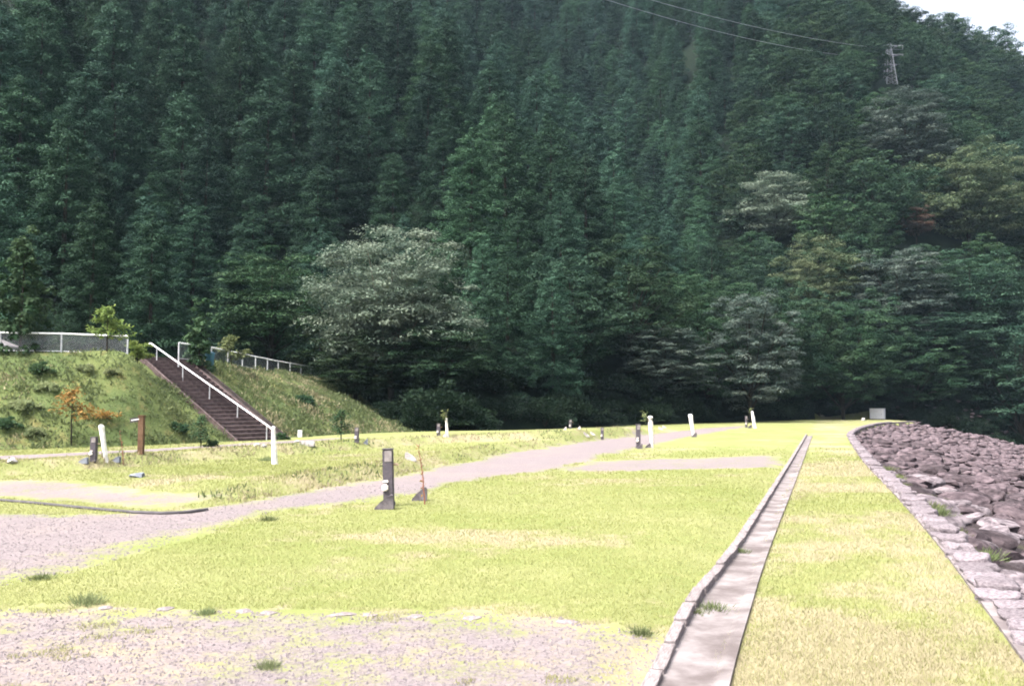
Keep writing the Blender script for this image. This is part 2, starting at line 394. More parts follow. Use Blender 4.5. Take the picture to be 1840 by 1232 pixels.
# ------------------------------------------------------------------ building helpers
def setp(o, label=None, cat=None, group=None, kind=None):
    if label: o['label'] = label
    if cat: o['category'] = cat
    if group: o['group'] = group
    if kind: o['kind'] = kind
    return o
def link(o, parent=None):
    COL.objects.link(o)
    if parent is not None: o.parent = parent
    return o
def empty(name, loc=(0, 0, 0), rz=0.0):
    o = bpy.data.objects.new(name, None)
    o.empty_display_size = 0.2
    o.location = loc; o.rotation_euler = (0, 0, rz)
    return link(o)
def ob(name, me, mat=None, parent=None, loc=None, rot=None, scale=None):
    o = bpy.data.objects.new(name, me)
    if mat is not None and len(me.materials) == 0: me.materials.append(mat)
    link(o, parent)
    if loc is not None: o.location = loc
    if rot is not None: o.rotation_euler = rot
    if scale is not None: o.scale = scale if hasattr(scale, '__len__') else (scale,) * 3
    return o
class MB:
    def __init__(s): s.v = []; s.f = []; s.sm = []
    def add(s, vs, fs, smooth=False):
        b = len(s.v); s.v += [tuple(v) for v in vs]; s.f += [tuple(b + i for i in f) for f in fs]; s.sm += [smooth] * len(fs)
    def box(s, c, size, rot=None, taper=1.0):
        hx, hy, hz = size[0] / 2, size[1] / 2, size[2] / 2
        vs = []
        for z in (-1, 1):
            k = taper if z > 0 else 1
            for x, y in ((-1, -1), (1, -1), (1, 1), (-1, 1)):
                v = Vector((x * hx * k, y * hy * k, z * hz))
                if rot is not None: v = rot @ v
                vs.append(v + Vector(c))
        s.add(vs, [(3, 2, 1, 0), (4, 5, 6, 7), (0, 1, 5, 4), (1, 2, 6, 5), (2, 3, 7, 6), (3, 0, 4, 7)])
        return s
    def tube(s, pts, rad, n=8, cap=True):
        pts = [Vector(p) for p in pts]
        if not hasattr(rad, '__len__'): rad = [rad] * len(pts)
        rings = []
        for i, p in enumerate(pts):
            t = (pts[min(i + 1, len(pts) - 1)] - pts[max(i - 1, 0)]).normalized()
            a = t.cross(Vector((0, 0, 1)))
            if a.length < 1e-3: a = t.cross(Vector((1, 0, 0)))
            a.normalize(); b = t.cross(a)
            rings.append([p + (a * math.cos(2 * math.pi * k / n) + b * math.sin(2 * math.pi * k / n)) * rad[i] for k in range(n)])
        vs = [v for r in rings for v in r]; fs = []
        for i in range(len(pts) - 1):
            for k in range(n):
                fs.append((i * n + k, i * n + (k + 1) % n, (i + 1) * n + (k + 1) % n, (i + 1) * n + k))
        s.add(vs, fs, True)
        if cap:
            s.add(rings[-1], [tuple(range(n))]); s.add(rings[0], [tuple(reversed(range(n)))])
        return s
    def mesh(s, name):
        me = bpy.data.meshes.new(name)
        me.from_pydata(s.v, [], s.f); me.validate()
        me.polygons.foreach_set('use_smooth', s.sm[:len(me.polygons)] if len(s.sm) >= len(me.polygons) else [False] * len(me.polygons))
        me.update(); return me
    def build(s, name, mat, parent=None, **kw):
        return ob(name, s.mesh(name), mat, parent, **kw)
def quads_mesh(name, V, nper, tint=None, smooth=False):
    """V (n, nper, 3): n separate faces of nper corners"""
    n = V.shape[0]
    me = bpy.data.meshes.new(name)
    me.vertices.add(n * nper); me.vertices.foreach_set('co', V.reshape(-1).astype(np.float32))
    me.loops.add(n * nper); me.loops.foreach_set('vertex_index', np.arange(n * nper, dtype=np.int32))
    me.polygons.add(n); me.polygons.foreach_set('loop_start', np.arange(0, n * nper, nper, dtype=np.int32))
    me.polygons.foreach_set('loop_total', np.full(n, nper, np.int32)) if hasattr(me.polygons[0], 'loop_total') else None
    if tint is not None:
        a = me.attributes.new('tint', 'FLOAT', 'POINT')
        a.data.foreach_set('value', np.repeat(tint, nper).astype(np.float32))
    me.update(calc_edges=True)
    return me
def unit(a): return a / (np.linalg.norm(a, axis=1, keepdims=True) + 1e-9)
def leaves_V(C, A, L, W, r=rng, fold=0.15):
    """kite-shaped leaves at C pointing along A"""
    A = unit(A)
    R = r.normal(size=C.shape)
    B = unit(np.cross(A, R)); Nn = np.cross(A, B)
    L = np.asarray(L).reshape(-1, 1); W = np.asarray(W).reshape(-1, 1)
    mid = C + A * L * 0.45 + Nn * L * fold
    return np.stack([C, mid + B * W * 0.5, C + A * L, mid - B * W * 0.5], 1)
def flat_leaves_V(C, A, Nrm, L, W, fold=0.1):
    A = unit(A); B = unit(np.cross(Nrm, A)); Nn = np.cross(A, B)
    L = np.asarray(L).reshape(-1, 1); W = np.asarray(W).reshape(-1, 1)
    mid = C + A * L * 0.45 + Nn * L * fold
    return np.stack([C, mid + B * W * 0.5, C + A * L, mid - B * W * 0.5], 1)

# ================================================================== GROUND
def ground():
    rows = [-5.0]
    while rows[-1] < 520: rows.append(rows[-1] + max(0.07, 0.0135 * (rows[-1] + 4)))
    rows = np.array(rows)
    us = np.linspace(-1.5, 1.5, 541)
    Y, U = np.meshgrid(rows, us, indexing='ij')
    X = U * (Y + 9.0)
    P = np.stack([X.ravel(), Y.ravel()], 1)
    z, q = H(P, True)
    x, y = P[:, 0], P[:, 1]
    jag = jagf(x, y)
    def gm(poly, amp, w): return amp * np.clip(0.5 + (sdf(P, poly) + jag) / w, 0, 1)
    road, bay, cross, front, toep = gm(ROAD, .92, 1.3), gm(BAY, .64, 1.2), gm(CROSS, .66, .9), gm(FRONT, .57, .8), gm(TOEPATH, .9, .6)
    grav = np.maximum.reduce([road, bay, cross, front, toep])
    # the stretch of the road verge on the near side is thin, half gravel half weed
    verge = np.exp(-(seg_dist(P, GL([(0, 1030), (250, 985), (480, 940), (690, 898)]))[0] / 0.8) ** 2)
    grav = grav - .30 * verge
    dry = np.full(len(P), 0.08)
    strip = (q['sl'] < 0) & ~q['kin']
    dry = np.where(strip, 0.46 + 0.28 * sstep(y, 14, 5), dry)
    dry = np.where((q['s1'] > 0) & (q['d1'] < 1.4) & (y < 60), 0.42, dry)
    dry = np.where((q['s2'] > 0) & (q['d2'] < 1.2) & (y < 60), 0.38, dry)
    dry = np.where(front > 0.2, 0.50, dry)
    for (px, py, rx, ry, k) in ((850, 965, 2.2, .9, .5), (1130, 870, 2.0, 1.2, .35), (1080, 865, 3, 1.5, .3), (700, 1010, 1.5, .5, .3), (560, 880, 3, .8, .4), (980, 1090, 2.5, .6, .2)):
        gx, gy = G(px, py)
        dry = dry + k * np.exp(-((x - gx) / rx) ** 2 - ((y - gy) / ry) ** 2)
    dry = dry + 0.25 * verge + .8 * dryf(x, y)
    nr, nc = Y.shape
    idx = np.arange(nr * nc).reshape(nr, nc)
    Q = np.stack([idx[:-1, :-1], idx[:-1, 1:], idx[1:, 1:], idx[1:, :-1]], -1).reshape(-1, 4)
    zone = np.zeros(len(P), int)
    zone[grav > 0.45] = 1
    zone[q['eins']] = 2
    zone[q['hins']] = 3
    zone[q['kin'] & ~q['hins']] = 4
    strip_zone = (zone == 0) & strip
    zone[strip_zone] = 5
    zq = zone[Q].max(1)
    V = np.stack([x, y, z], 1)
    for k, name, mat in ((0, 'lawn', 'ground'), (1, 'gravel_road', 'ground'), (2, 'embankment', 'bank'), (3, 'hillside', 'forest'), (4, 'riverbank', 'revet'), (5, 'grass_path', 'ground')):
        F = Q[zq == k]
        used, inv = np.unique(F, return_inverse=True)
        me = bpy.data.meshes.new(name)
        me.vertices.add(len(used)); me.vertices.foreach_set('co', V[used].reshape(-1).astype(np.float32))
        n = len(F)
        me.loops.add(4 * n); me.loops.foreach_set('vertex_index', inv.reshape(-1).astype(np.int32))
        me.polygons.add(n); me.polygons.foreach_set('loop_start', np.arange(0, 4 * n, 4, dtype=np.int32))
        for an, arr in (('gravel', grav), ('dry', dry)):
            a = me.attributes.new(an, 'FLOAT', 'POINT'); a.data.foreach_set('value', arr[used].astype(np.float32))
        me.polygons.foreach_set('use_smooth', np.ones(n, bool))
        me.update(calc_edges=True)
        setp(ob(name, me, M[mat]), kind='structure')
ground()

# ================================================================== STONES
def rock_mesh(name, seed, sub=2, cuts=9, flat=0.6):
    bm = bmesh.new(); bmesh.ops.create_icosphere(bm, subdivisions=sub, radius=1.0)
    r = random.Random(seed)
    off = Vector((r.random() * 50, r.random() * 50, r.random() * 50))
    for v in bm.verts: v.co *= 1 + 0.22 * mnoise.noise(v.co * 1.1 + off)
    for _ in range(cuts):
        n = Vector((r.gauss(0, 1), r.gauss(0, 1), r.gauss(0, 0.8))).normalized(); d = r.uniform(0.52, 0.85)
        for v in bm.verts:
            k = v.co.dot(n) - d
            if k > 0: v.co -= n * k * 0.985
    for v in bm.verts:
        v.co += v.co.normalized() * 0.028 * mnoise.noise(v.co * 5 + off)
        v.co.z *= flat
    me = bpy.data.meshes.new(name); bm.to_mesh(me); bm.free()
    me.polygons.foreach_set('use_smooth', np.ones(len(me.polygons), bool)); me.set_sharp_from_angle(angle=math.radians(28)); me.update()
    return me
ROCK_HI = [rock_mesh('stone_mesh', 100 + i, 3, 11, 0.62) for i in range(9)]
ROCK_LO = [rock_mesh('stone_mesh', 100 + i, 2, 10, 0.62) for i in range(9)]
for me in ROCK_HI + ROCK_LO: me.materials.append(M['stone'])
ROCK_EDGE = [me.copy() for me in ROCK_HI]
for me in ROCK_EDGE: me.materials[0] = M['edgestone']

def line_points(line, step):
    out = []; acc = 0.0
    for a, b in zip(line[:-1], line[1:]):
        a, b = Vector((*a, 0)), Vector((*b, 0)); L = (b - a).length
        while acc < L:
            out.append((a.lerp(b, acc / L), (b - a).normalized())); acc += step if not callable(step) else step()
        acc -= L
    return out

# the stone-lined river slope: big half-sunk stones in earth
rev = bpy.data.objects['riverbank']
def revetment():
    cand = []
    r = random.Random(5)
    pts = []; grid = {}
    def ok(x, y, s):
        cx, cy = int(x // 1.2), int(y // 1.2)
        for i in (-1, 0, 1):
            for j in (-1, 0, 1):
                for (a, b, t) in grid.get((cx + i, cy + j), ()):
                    if (a - x) ** 2 + (b - y) ** 2 < (0.80 * (s + t)) ** 2: return False
        return True
    Pn = []
    for _ in range(60000):
        y = 2 + 108 * r.random() ** 1.3
        x = y * r.uniform(0.2, 0.72) + r.uniform(-1, 3)
        Pn.append((x, y))
    Pn = np.array(Pn)
    kin = inside(Pn, KERB_POLY); kd = seg_dist(Pn, KERB_S)[0]; hin = inside(Pn, HILL_POLY)
    zz = H(Pn)
    for (x, y), k, d, hi, z in zip(Pn, kin, kd, hin, zz):
        if not k or (hi and y < 97) or d < 0.50: continue
        s = r.choice((0.26, 0.34, 0.40, 0.48, 0.56, 0.62)) * r.uniform(.9, 1.1)
        if d < s + 0.22: s = max(0.2, d - 0.22)
        if y < 26: s *= 1.12
        if ok(x, y, s):
            grid.setdefault((int(x // 1.2), int(y // 1.2)), []).append((x, y, s))
            pts.append((x, y, z, s))
    P3 = np.array([p[:3] for p in pts]); px, py, f = project(P3)
    vis = (px > 1480) & (px < 1900) & (py < 1290) & (f > 1)
    order = np.argsort(np.where(vis, -np.array([p[3] for p in pts]) / f, 1.0))
    kds = seg_dist(P3[:, :2], KERB_S)[0]
    rest = MB()
    for n_, i in enumerate(order):
        x, y, z, s = pts[i]
        rot = (r.uniform(-.25, .25), r.uniform(-.2, .28), r.uniform(0, 6.3))
        sc = (s * r.uniform(1.0, 1.35), s * r.uniform(.8, 1.05), s * r.uniform(.5, .8))
        loc = (x, y, z + s * r.uniform(-.05, .12))
        if n_ < 290:
            ob('stone', (ROCK_EDGE if kds[i] < 2.0 and y < 27 and r.random() < .7 else ROCK_HI if f[i] < 24 else ROCK_LO)[r.randrange(9)], None, rev, loc, rot, sc)
        elif px[i] < 2100 and px[i] > 1400:
            me = ROCK_LO[r.randrange(9)]
            Mx = Matrix.LocRotScale(Vector(loc), __import__('mathutils').Euler(rot), Vector(sc))
            rest.add([Mx @ v.co for v in me.vertices], [tuple(p.vertices) for p in me.polygons], True)
    o = rest.build('stone_rubble', M['stone'], rev); o['kind'] = 'stuff'
revetment()

# the kerb along the top of the slope: one course of rough blocks bedded in mortar
def kerb():
    root = empty('stone_kerb', (0, 0, 0)); root['kind'] = 'structure'
    r = random.Random(8)
    bed = MB(); L = [Vector((*p, 0)) for p in KERB_S]
    vs = []; fs = []
    for i, p in enumerate(L):
        t = (L[min(i + 1, len(L) - 1)] - L[max(i - 1, 0)]).normalized(); nrm = Vector((t.y, -t.x, 0))
        for o_, zz in ((0.0, -.02), (0.0, .020), (0.31, .022), (0.36, -.55)): vs.append(p + nrm * o_ + Vector((0, 0, zz)))
    for i in range(len(L) - 1):
        for k in range(3): fs.append((i * 4 + k, i * 4 + k + 1, (i + 1) * 4 + k + 1, (i + 1) * 4 + k))
    bed.add(vs, fs); bed.build('mortar_bed', M['concrete'], root)
    blocks = []
    for i in range(6):
        bm = bmesh.new(); bmesh.ops.create_cube(bm, size=2.0)
        bmesh.ops.bevel(bm, geom=list(bm.edges), offset=0.32, segments=2, profile=0.6, affect='EDGES')
        bmesh.ops.subdivide_edges(bm, edges=[e for e in bm.edges if e.calc_length() > .7], cuts=2, use_grid_fill=True)
        off = Vector((i * 7.1, 3.3, 1.7))
        for v in bm.verts:
            v.co += Vector((mnoise.noise(v.co * 1.3 + off), mnoise.noise(v.co * 1.3 + off * 2), mnoise.noise(v.co * 1.3 + off * 3))) * 0.34
            if v.co.z < -.3: v.co.z = -1
        me = bpy.data.meshes.new('kerb_block'); bm.to_mesh(me); bm.free()
        me.polygons.foreach_set('use_smooth', np.ones(len(me.polygons), bool)); me.materials.append(M['kerbstone']); blocks.append(me)
    q = 0
    for p, t in line_points(KERB_S, lambda: r.choice((.2, .26, .3, .36, .4))):
        if p.y < 3 or q >= 290: continue
        nrm = Vector((t.y, -t.x, 0))
        c = p + nrm * (0.175 + r.uniform(-.025, .03))
        ob('kerb_stone', blocks[r.randrange(6)], None, root, (c.x, c.y, 0.0 + r.uniform(-.01, .02)),
           (r.uniform(-.06, .06), r.uniform(-.06, .06), math.atan2(t.y, t.x) + r.uniform(-.16, .16)),
           (r.uniform(.10, .18), r.uniform(.12, .17), r.uniform(.05, .10)))
        q += 1
kerb()

# ================================================================== DRAIN beside the lawn
def drain():
    root = empty('drain_channel', (0, 0, 0)); root['kind'] = 'structure'
    r = random.Random(4)
    Ls, Rs = smooth_line(DR_L, 10), smooth_line(DR_R, 10)
    vs = []; fs = []
    for (ax, ay), (bx, by) in zip(Ls, Rs):
        a, b = Vector((ax, ay, 0)), Vector((bx, by, 0))
        for t, z in ((0.0, .012), (.35, .006), (.75, .010), (.84, .022), (1.0, .024), (1.01, -.05)): p = a.lerp(b, t); vs.append((p.x, p.y, z))
    for i in range(len(Ls) - 1):
        for k in range(5): fs.append((i * 6 + k, i * 6 + k + 1, (i + 1) * 6 + k + 1, (i + 1) * 6 + k))
    m = MB(); m.add(vs, fs, False); m.build('channel_bed', M['channel'], root)
    blk = []
    for i in range(5):
        bm = bmesh.new(); bmesh.ops.create_cube(bm, size=2.0)
        bmesh.ops.subdivide_edges(bm, edges=[e for e in bm.edges if abs((e.verts[0].co - e.verts[1].co).x) > 1], cuts=4, use_grid_fill=True)
        bmesh.ops.bevel(bm, geom=list(bm.edges), offset=0.10, segments=1, affect='EDGES')
        for v in bm.verts:
            n = mnoise.noise(v.co * 2.3 + Vector((i * 9, 0, 0))); v.co.y += .12 * n; v.co.z += .10 * mnoise.noise(v.co * 3 + Vector((i * 5, 2, 0)))
        me = bpy.data.meshes.new('kerb_block'); bm.to_mesh(me); bm.free(); me.materials.append(M['concrete']); blk.append(me)
    for p, t in line_points(Ls, 0.605):
        if p.y > 49: break
        nrm = Vector((-t.y, t.x, 0)); c = p + nrm * .040 + t * .3 - Vector((0, 0, 1)) * 0
        ob('kerb_block', blk[r.randrange(5)], None, root, (c.x, c.y, .022 + r.uniform(-.008, .008) - .03 * max(0, min(1, (6.6 - p.y) / 1.5))),
           (r.uniform(-.03, .03), r.uniform(-.012, .012), math.atan2(t.y, t.x) + r.uniform(-.012, .012)), (r.uniform(.278, .294), r.uniform(.040, .048), .055))
drain()

# ================================================================== STAIRS, HANDRAIL, FENCES on the embankment
NST = 24
def stairs():
    root = setp(empty('stairs', b0, SDX), 'long straight flight of dark brown steps climbing the grassy embankment', 'stairs')
    rise, run = EMB_H / NST, STAIR_RUN / NST
    W = 2.1
    bm = bmesh.new(); bmesh.ops.create_cube(bm, size=1.0)
    bmesh.ops.bevel(bm, geom=list(bm.edges), offset=0.03, segments=1, affect='EDGES')
    for v in bm.verts: v.co.x *= run * 1.12; v.co.y *= W; v.co.z *= rise * 1.5
    me = bpy.data.meshes.new('step'); bm.to_mesh(me); bm.free(); me.materials.append(M['step'])
    for i in range(NST):
        ob('step', me, None, root, (run * (i + .5), random.uniform(-.015, .015), rise * (i + 1) - rise * .75 + .06))
    # gutter on the far side, and low edge stringers
    for name, y0, w, h, mat in (('gutter_floor', -W / 2 - .25, .36, .02, 'gutter'), ('gutter_wall', -W / 2 - .47, .08, .10, 'gutter'), ('stringer', -W / 2 - .045, .08, .16, 'step'), ('stringer', W / 2 + .05, .08, .14, 'step')):
        m = MB(); A = Vector((-.1, y0, 0.05)); B = Vector((STAIR_RUN + .1, y0, EMB_H + .06)); up = Vector((0, 0, h))
        hw = Vector((0, w / 2, 0)); dn = Vector((0, 0, -.5))
        vs = [A - hw + dn, A + hw + dn, A + hw + up, A - hw + up, B - hw + dn, B + hw + dn, B + hw + up, B - hw + up]
        m.add(vs, [(3, 2, 1, 0), (4, 5, 6, 7), (0, 1, 5, 4), (1, 2, 6, 5), (2, 3, 7, 6), (3, 0, 4, 7)]); m.build(name, M[mat], root)
    # handrail, a thing of its own
    hr = setp(empty('handrail', b0, SDX), 'white tubular handrail running up the middle of the stairs', 'handrail')
    y0 = 0.50; hh = .66
    A = Vector((-.05, -.42, .10 + .60)); B = Vector((STAIR_RUN - .05, .62, EMB_H + .05 + .60))
    MB().tube([A + Vector((-.12, 0, -.12)), A, B, B + Vector((.15, 0, -.02))], .029, 10).build('rail', M['whitepaint'], hr)
    for i in range(5):
        t = (i + .15) / 4.4; p = A.lerp(B, min(t, 1))
        MB().tube([(p.x, p.y, p.z - .70), (p.x, p.y, p.z)], .022, 8).build('baluster', M['galv'], hr)
stairs()

def fence(pts, label, gap, hgt=.72):
    root = setp(empty('chain_link_fence', (pts[0].x, pts[0].y, pts[0].z)), label, 'fence', 'chain link fences on the embankment')
    o0 = Vector(root.location)
    pp = []
    for a, b in zip(pts[:-1], pts[1:]):
        n = max(1, round((b - a).length / gap))
        for k in range(n): pp.append(a.lerp(b, k / n))
    pp.append(pts[-1])
    pp = [p - o0 for p in pp]
    for p in pp:
        MB().tube([p - Vector((0, 0, .3)), p + Vector((0, 0, hgt + .01))], .034, 8).build('post', M['galv'], root)
    MB().tube([p + Vector((0, 0, hgt)) for p in pp], .032, 8).build('top_rail', M['whitepaint'], root)
    MB().tube([p + Vector((0, 0, .06)) for p in pp], .018, 6).build('bottom_rail', M['galv'], root)
    m = MB(); w = .0028
    for a, b in zip(pp[:-1], pp[1:]):
        t = (b - a); L = t.length; t = t.normalized(); u = Vector((0, 0, 1)); n = int(L / .075); hh = hgt - .06
        for s in (1, -1):
            for k in range(-int(hh / .075) - 1, n + 1):
                x0, x1 = k * .075, k * .075 + hh
                c0, c1 = max(0, x0), min(L, x1)
                if c1 - c0 < .02: continue
                za, zb = (c0 - x0), (c1 - x0)
                if s < 0: za, zb = hh - za, hh - zb
                p, q = a + t * c0 + u * (za + .06), a + t * c1 + u * (zb + .06)
                d = (q - p).normalized(); o_ = d.cross(t.cross(u)).normalized() * w
                z_ = t.cross(u) * (.004 * s)
                m.add([p - o_ + z_, p + o_ + z_, q + o_ + z_, q - o_ + z_], [(0, 1, 2, 3)])
    m.build('wire_mesh', M['wire'], root)
def topz(px, py): x, y = G(px, py, EMB_H); return Vector((x, y, max(h1(x, y), EMB_H - .06) - .02))
pl = topz(0, 631); pl0 = pl + (pl - topz(230, 633)) * .6; pl0.z = pl.z + .1
fence([pl0, pl, topz(110, 632), topz(229, 634)], 'longer chain link fence with a white top rail, ending at the yellow-green shrub', 1.55)
fence([topz(321, 643), topz(380, 652), topz(500, 669), topz(605, 681)], 'chain link fence starting beside the stairs and running back into the trees', 2.3)

# ================================================================== TREES
def crown_mesh(name, C, A, L, W, tint, mat, Nrm=None, r=rng):
    V = leaves_V(C, A, L, W, r) if Nrm is None else flat_leaves_V(C, A, Nrm, L, W)
    me = quads_mesh(name, V, 4, tint); me.materials.append(mat); return me
def puff_mesh(cl, per, leaf, squash, up, mat, r, wr=.62, jit=.32):
    """foliage tufts: leaves lying over the upper skin of many small puffs"""
    n = len(cl); ii = np.repeat(np.arange(n), per); m = len(ii)
    u = unit(r.normal(size=(m, 3))); u[:, 2] = np.where(u[:, 2] < -.25, -u[:, 2], u[:, 2])
    rho = (.35 + .65 * r.random((m, 1)) ** .5)
    wob = .72 + .56 * vnoise(np.arctan2(u[:, 1], u[:, 0]) * 1.4 + ii * 3.1, u[:, 2] * 1.6 + ii * 1.7, 1.0)[:, None]
    C = cl[ii, :3] + u * rho * wob * cl[ii, 3:4] * np.array([1, 1, squash])
    out = np.stack([np.cos(cl[ii, 4]), np.sin(cl[ii, 4]), np.zeros(m)], 1)
    Nn = u * np.array([1, 1, 1 / squash]) + np.array([0, 0, up]) + r.normal(size=C.shape) * jit
    A = np.cross(Nn, r.normal(size=C.shape)); A = unit(A) + out * .35
    L = leaf * r.uniform(.65, 1.3, m)
    tint = np.clip(.42 + .24 * r.normal(size=n)[ii] + .2 * r.normal(size=m), 0, 1)
    C = C - unit(A) * L[:, None] * .5
    return crown_mesh('crown', C, A, L, L * wr, tint, M[mat], Nn, r)
def conifer(seed, Ht=19.0, R=3.0, base=.22, per=30, leaf=.30, power=.72, clump=.52, step=.62, mat='cedar'):
    r = np.random.default_rng(seed)
    cl = []
    z = Ht * base
    while z < Ht * .985:
        t = (z - Ht * base) / (Ht * (1 - base))
        rad = R * (1 - t) ** power * (0.82 + .18 * min(1, t * 6)) + .12
        k = max(2, int(2 * math.pi * rad / (step * 1.7))); a0 = r.random() * 6.28
        for j in range(k):
            if r.random() < .10: continue
            a = a0 + j * 6.283 / k + r.normal() * .18
            rr = rad * r.uniform(.62, 1.12); zz = z - rr * .06 + r.normal() * .55
            cl.append((rr * math.cos(a), rr * math.sin(a), zz, clump * r.uniform(.65, 1.4) * (0.6 + .4 * min(1, rad / 1.5)), a))
            if rad > 1.4 and r.random() < .6:
                q = rr * r.uniform(.45, .75)
                cl.append((q * math.cos(a), q * math.sin(a), zz + .25, clump * .9, a))
        z += step * r.uniform(.8, 1.2) * (1 if t < .8 else .7)
    for zc in np.arange(Ht * base, Ht * .93, step * 1.2):       # dense heart of the crown along the stem
        t = (zc - Ht * base) / (Ht * (1 - base)); rc = .42 * R * (1 - t) ** power
        for _ in range(2):
            a = r.random() * 6.28; cl.append((rc * math.cos(a), rc * math.sin(a), zc, clump * 1.25, a))
    cl.append((0, 0, Ht - .1, .3, 0)); cl.append((0, 0, Ht - .5, .4, 0)); cl.append((0, 0, Ht - 1.0, .5, 0))
    cl = np.array(cl)
    me = puff_mesh(cl, per, leaf, 1.0, .45, mat, r, jit=.42)
    tm = MB().tube([(0, 0, -1.0), (0, 0, Ht * .3), (r.normal() * .1, r.normal() * .1, Ht * .97)], [Ht * .0145, Ht * .011, .02], 8).mesh('trunk')
    tm.materials.append(M['bark']); return me, tm
def broadleaf(seed, Ht=11.0, R=4.6, base=.25, plates=110, per=110, leaf=.30, flat=.5, mat='broad', skew=0.0, dome=.62, shell=.55, bark='bark', up=.5, jit=.35, pr=(.8, 1.5)):
    r = np.random.default_rng(seed)
    z0 = Ht * base; hz = (Ht - z0)
    pc = []
    while len(pc) < plates:
        u = unit(r.normal(size=(1, 3)))[0]; rho = r.random() ** (1 - shell * .8)
        rho = max(rho, .25)
        # half-egg: bulges above, narrows below
        zz = u[2] * rho
        x, y = u[0] * rho * R, u[1] * rho * R
        z = z0 + hz * (.42 + (.58 if zz > 0 else .42) * zz)
        lump = .78 + .44 * vnoise(np.array([math.atan2(u[1], u[0]) * 1.6 + seed]), np.array([u[2] * 2.2 + 9]), 1.0)[0]
        pc.append((x * lump + skew * (z / Ht), y * lump, z0 + (z - z0) * (.85 + .15 * lump), r.uniform(*pr) * (R / 4.6) ** .5, math.atan2(y, x)))
    pc = np.array(pc); n = len(pc)
    me = puff_mesh(pc, per, leaf, flat, up, mat, r, jit=jit)
    t = MB(); bx = skew * .4
    t.tube([(0, 0, -1.0), (bx * .2, 0, z0 * .6), (bx * .6, .1, z0 + hz * .35), (bx, 0, z0 + hz * .75)], [Ht * .022, Ht * .017, Ht * .012, .03], 9)
    for k in r.choice(n, min(n, 16), replace=False):
        p = pc[k, :3]; s = Vector((bx * .4, .05, z0 * .75 + r.random() * hz * .3)); e = Vector(p)
        mid = s.lerp(e, .5) + Vector((0, 0, .3))
        t.tube([s, mid, e], [Ht * .008, Ht * .005, .015], 6)
    tm = t.mesh('trunk'); tm.materials.append(M[bark]); return me, tm

def plant(name, kind, x, y, scale, rz, label, cat, group=None, z=None):
    crown, trunk = kind
    root = setp(empty(name, (x, y, h1(x, y) if z is None else z), rz), label, cat, group)
    root.scale = scale if hasattr(scale, '__len__') else (scale,) * 3
    ob('trunk', trunk, None, root); ob('crown', crown, None, root)
    return root

CED = [conifer(20 + i, 16.0 + (i % 3) * 1.2, 3.4 + .3 * (i % 2), .06, 120, .15, .58 + .05 * (i % 4), .57, .66) for i in range(4)]
BRO = [broadleaf(40 + i, 10.5, 4.4, .08, 250, 150, .17, flat=.55, shell=.78, pr=(.5, 1.0)) for i in range(4)]
BROFAR = [broadleaf(60 + i, 10.5, 4.6, .08, 210, 95, .24, flat=.6, shell=.78, pr=(.55, 1.1)) for i in range(4)]
COLS = ((140, 'above the young conifer by the fence'), (290, 'above the bright sapling behind the fence'), (420, 'above the head of the stairs'), (560, 'above the second fence'),
        (700, 'over the left half of the pale silvery tree'), (860, 'over the right half of the pale silvery tree'), (1000, 'above the far dark post'), (1120, 'above the lone dark post'),
        (1210, 'above the white post with leaves'), (1300, 'above the slanted white post'), (1420, 'above the rounded grey-green tree'), (1540, 'above the end of the drain'),
        (1660, 'above the white cabinet'), (9999, 'above the river stones'))
def zone_words(px, py):
    row = 'topmost' if py < 60 else 'upper' if py < 160 else 'middle' if py < 270 else 'lower' if py < 400 else 'lowest'
    return row, next(w for x, w in COLS if px < x)

HERO = []      # (x, y, radius) kept free of the generic trees
def hero(px, top, width, dist, kind, label, Ht, R, name='broadleaf_tree', rz=0.0, want=None):
    if want:                                   # the distance at which a tree of that height tops out there
        dd = np.linspace(60, 320, 1040); d = ray(px, top); t = dd / d[1]
        gap = CAM_H + d[2] * t - H(np.stack([d[0] * t, dd], 1))
        k = np.argmax((gap < want * width / FPX * dd) & (dd > dist - 25)); dist = float(dd[k]) if k else dist
    p = at(px, top, dist)
    z0 = h1(p.x, p.y)
    sz = (p.z - z0) / Ht; sxy = width / FPX * dist / (2 * R)
    HERO.append((p.x, p.y, width / FPX * dist * .30, px, top, width))
    return plant(name, kind, p.x, p.y, (sxy, sxy, sz), rz, label, 'tree', None, z0)
LAY = broadleaf(7, 12.0, 5.8, .22, 520, 160, .165, flat=.46, mat='layered', shell=.5, bark='palebark', up=.7, pr=(.55, 1.3), jit=.4)
LAY2 = broadleaf(8, 11.0, 4.6, .12, 260, 130, .18, flat=.35, mat='broad', shell=.6, up=.8)
GREY = broadleaf(9, 11.0, 4.2, .08, 290, 130, .18, flat=.5, mat='greyleaf', shell=.75, pr=(.5, .95))
YEL = broadleaf(10, 12.0, 6.5, .08, 320, 130, .24, flat=.5, mat='yellowleaf', shell=.75, pr=(.6, 1.2))
PALE = broadleaf(12, 9.0, 4.6, .15, 200, 130, .23, flat=.35, mat='layered', shell=.75)
BRN = broadleaf(13, 7.0, 3.0, .2, 60, 110, .32, flat=.4, mat='brownleaf', shell=.7)
hero(705, 412, 320, 60, LAY, 'broad tree with pale silvery layered foliage in front of the conifers', 12, 5.6)
hero(640, 590, 200, 57.5, BRO[0], 'dark green tree under the left side of the pale silvery tree', 10.5, 4.4)
hero(795, 575, 200, 57.5, BRO[3], 'dark green tree under the right side of the pale silvery tree', 10.5, 4.4, rz=1.9)
hero(490, 438, 230, 62, LAY2, 'dark layered tree just left of the pale silvery tree', 11, 4.7)
hero(1345, 520, 190, 84, GREY, 'rounded grey-green tree at the forest edge behind the white posts', 11, 4.3)
hero(1195, 585, 190, 80, GREY, 'smaller grey-green tree beside the rounded grey-green one', 11, 4.3, rz=2.1)
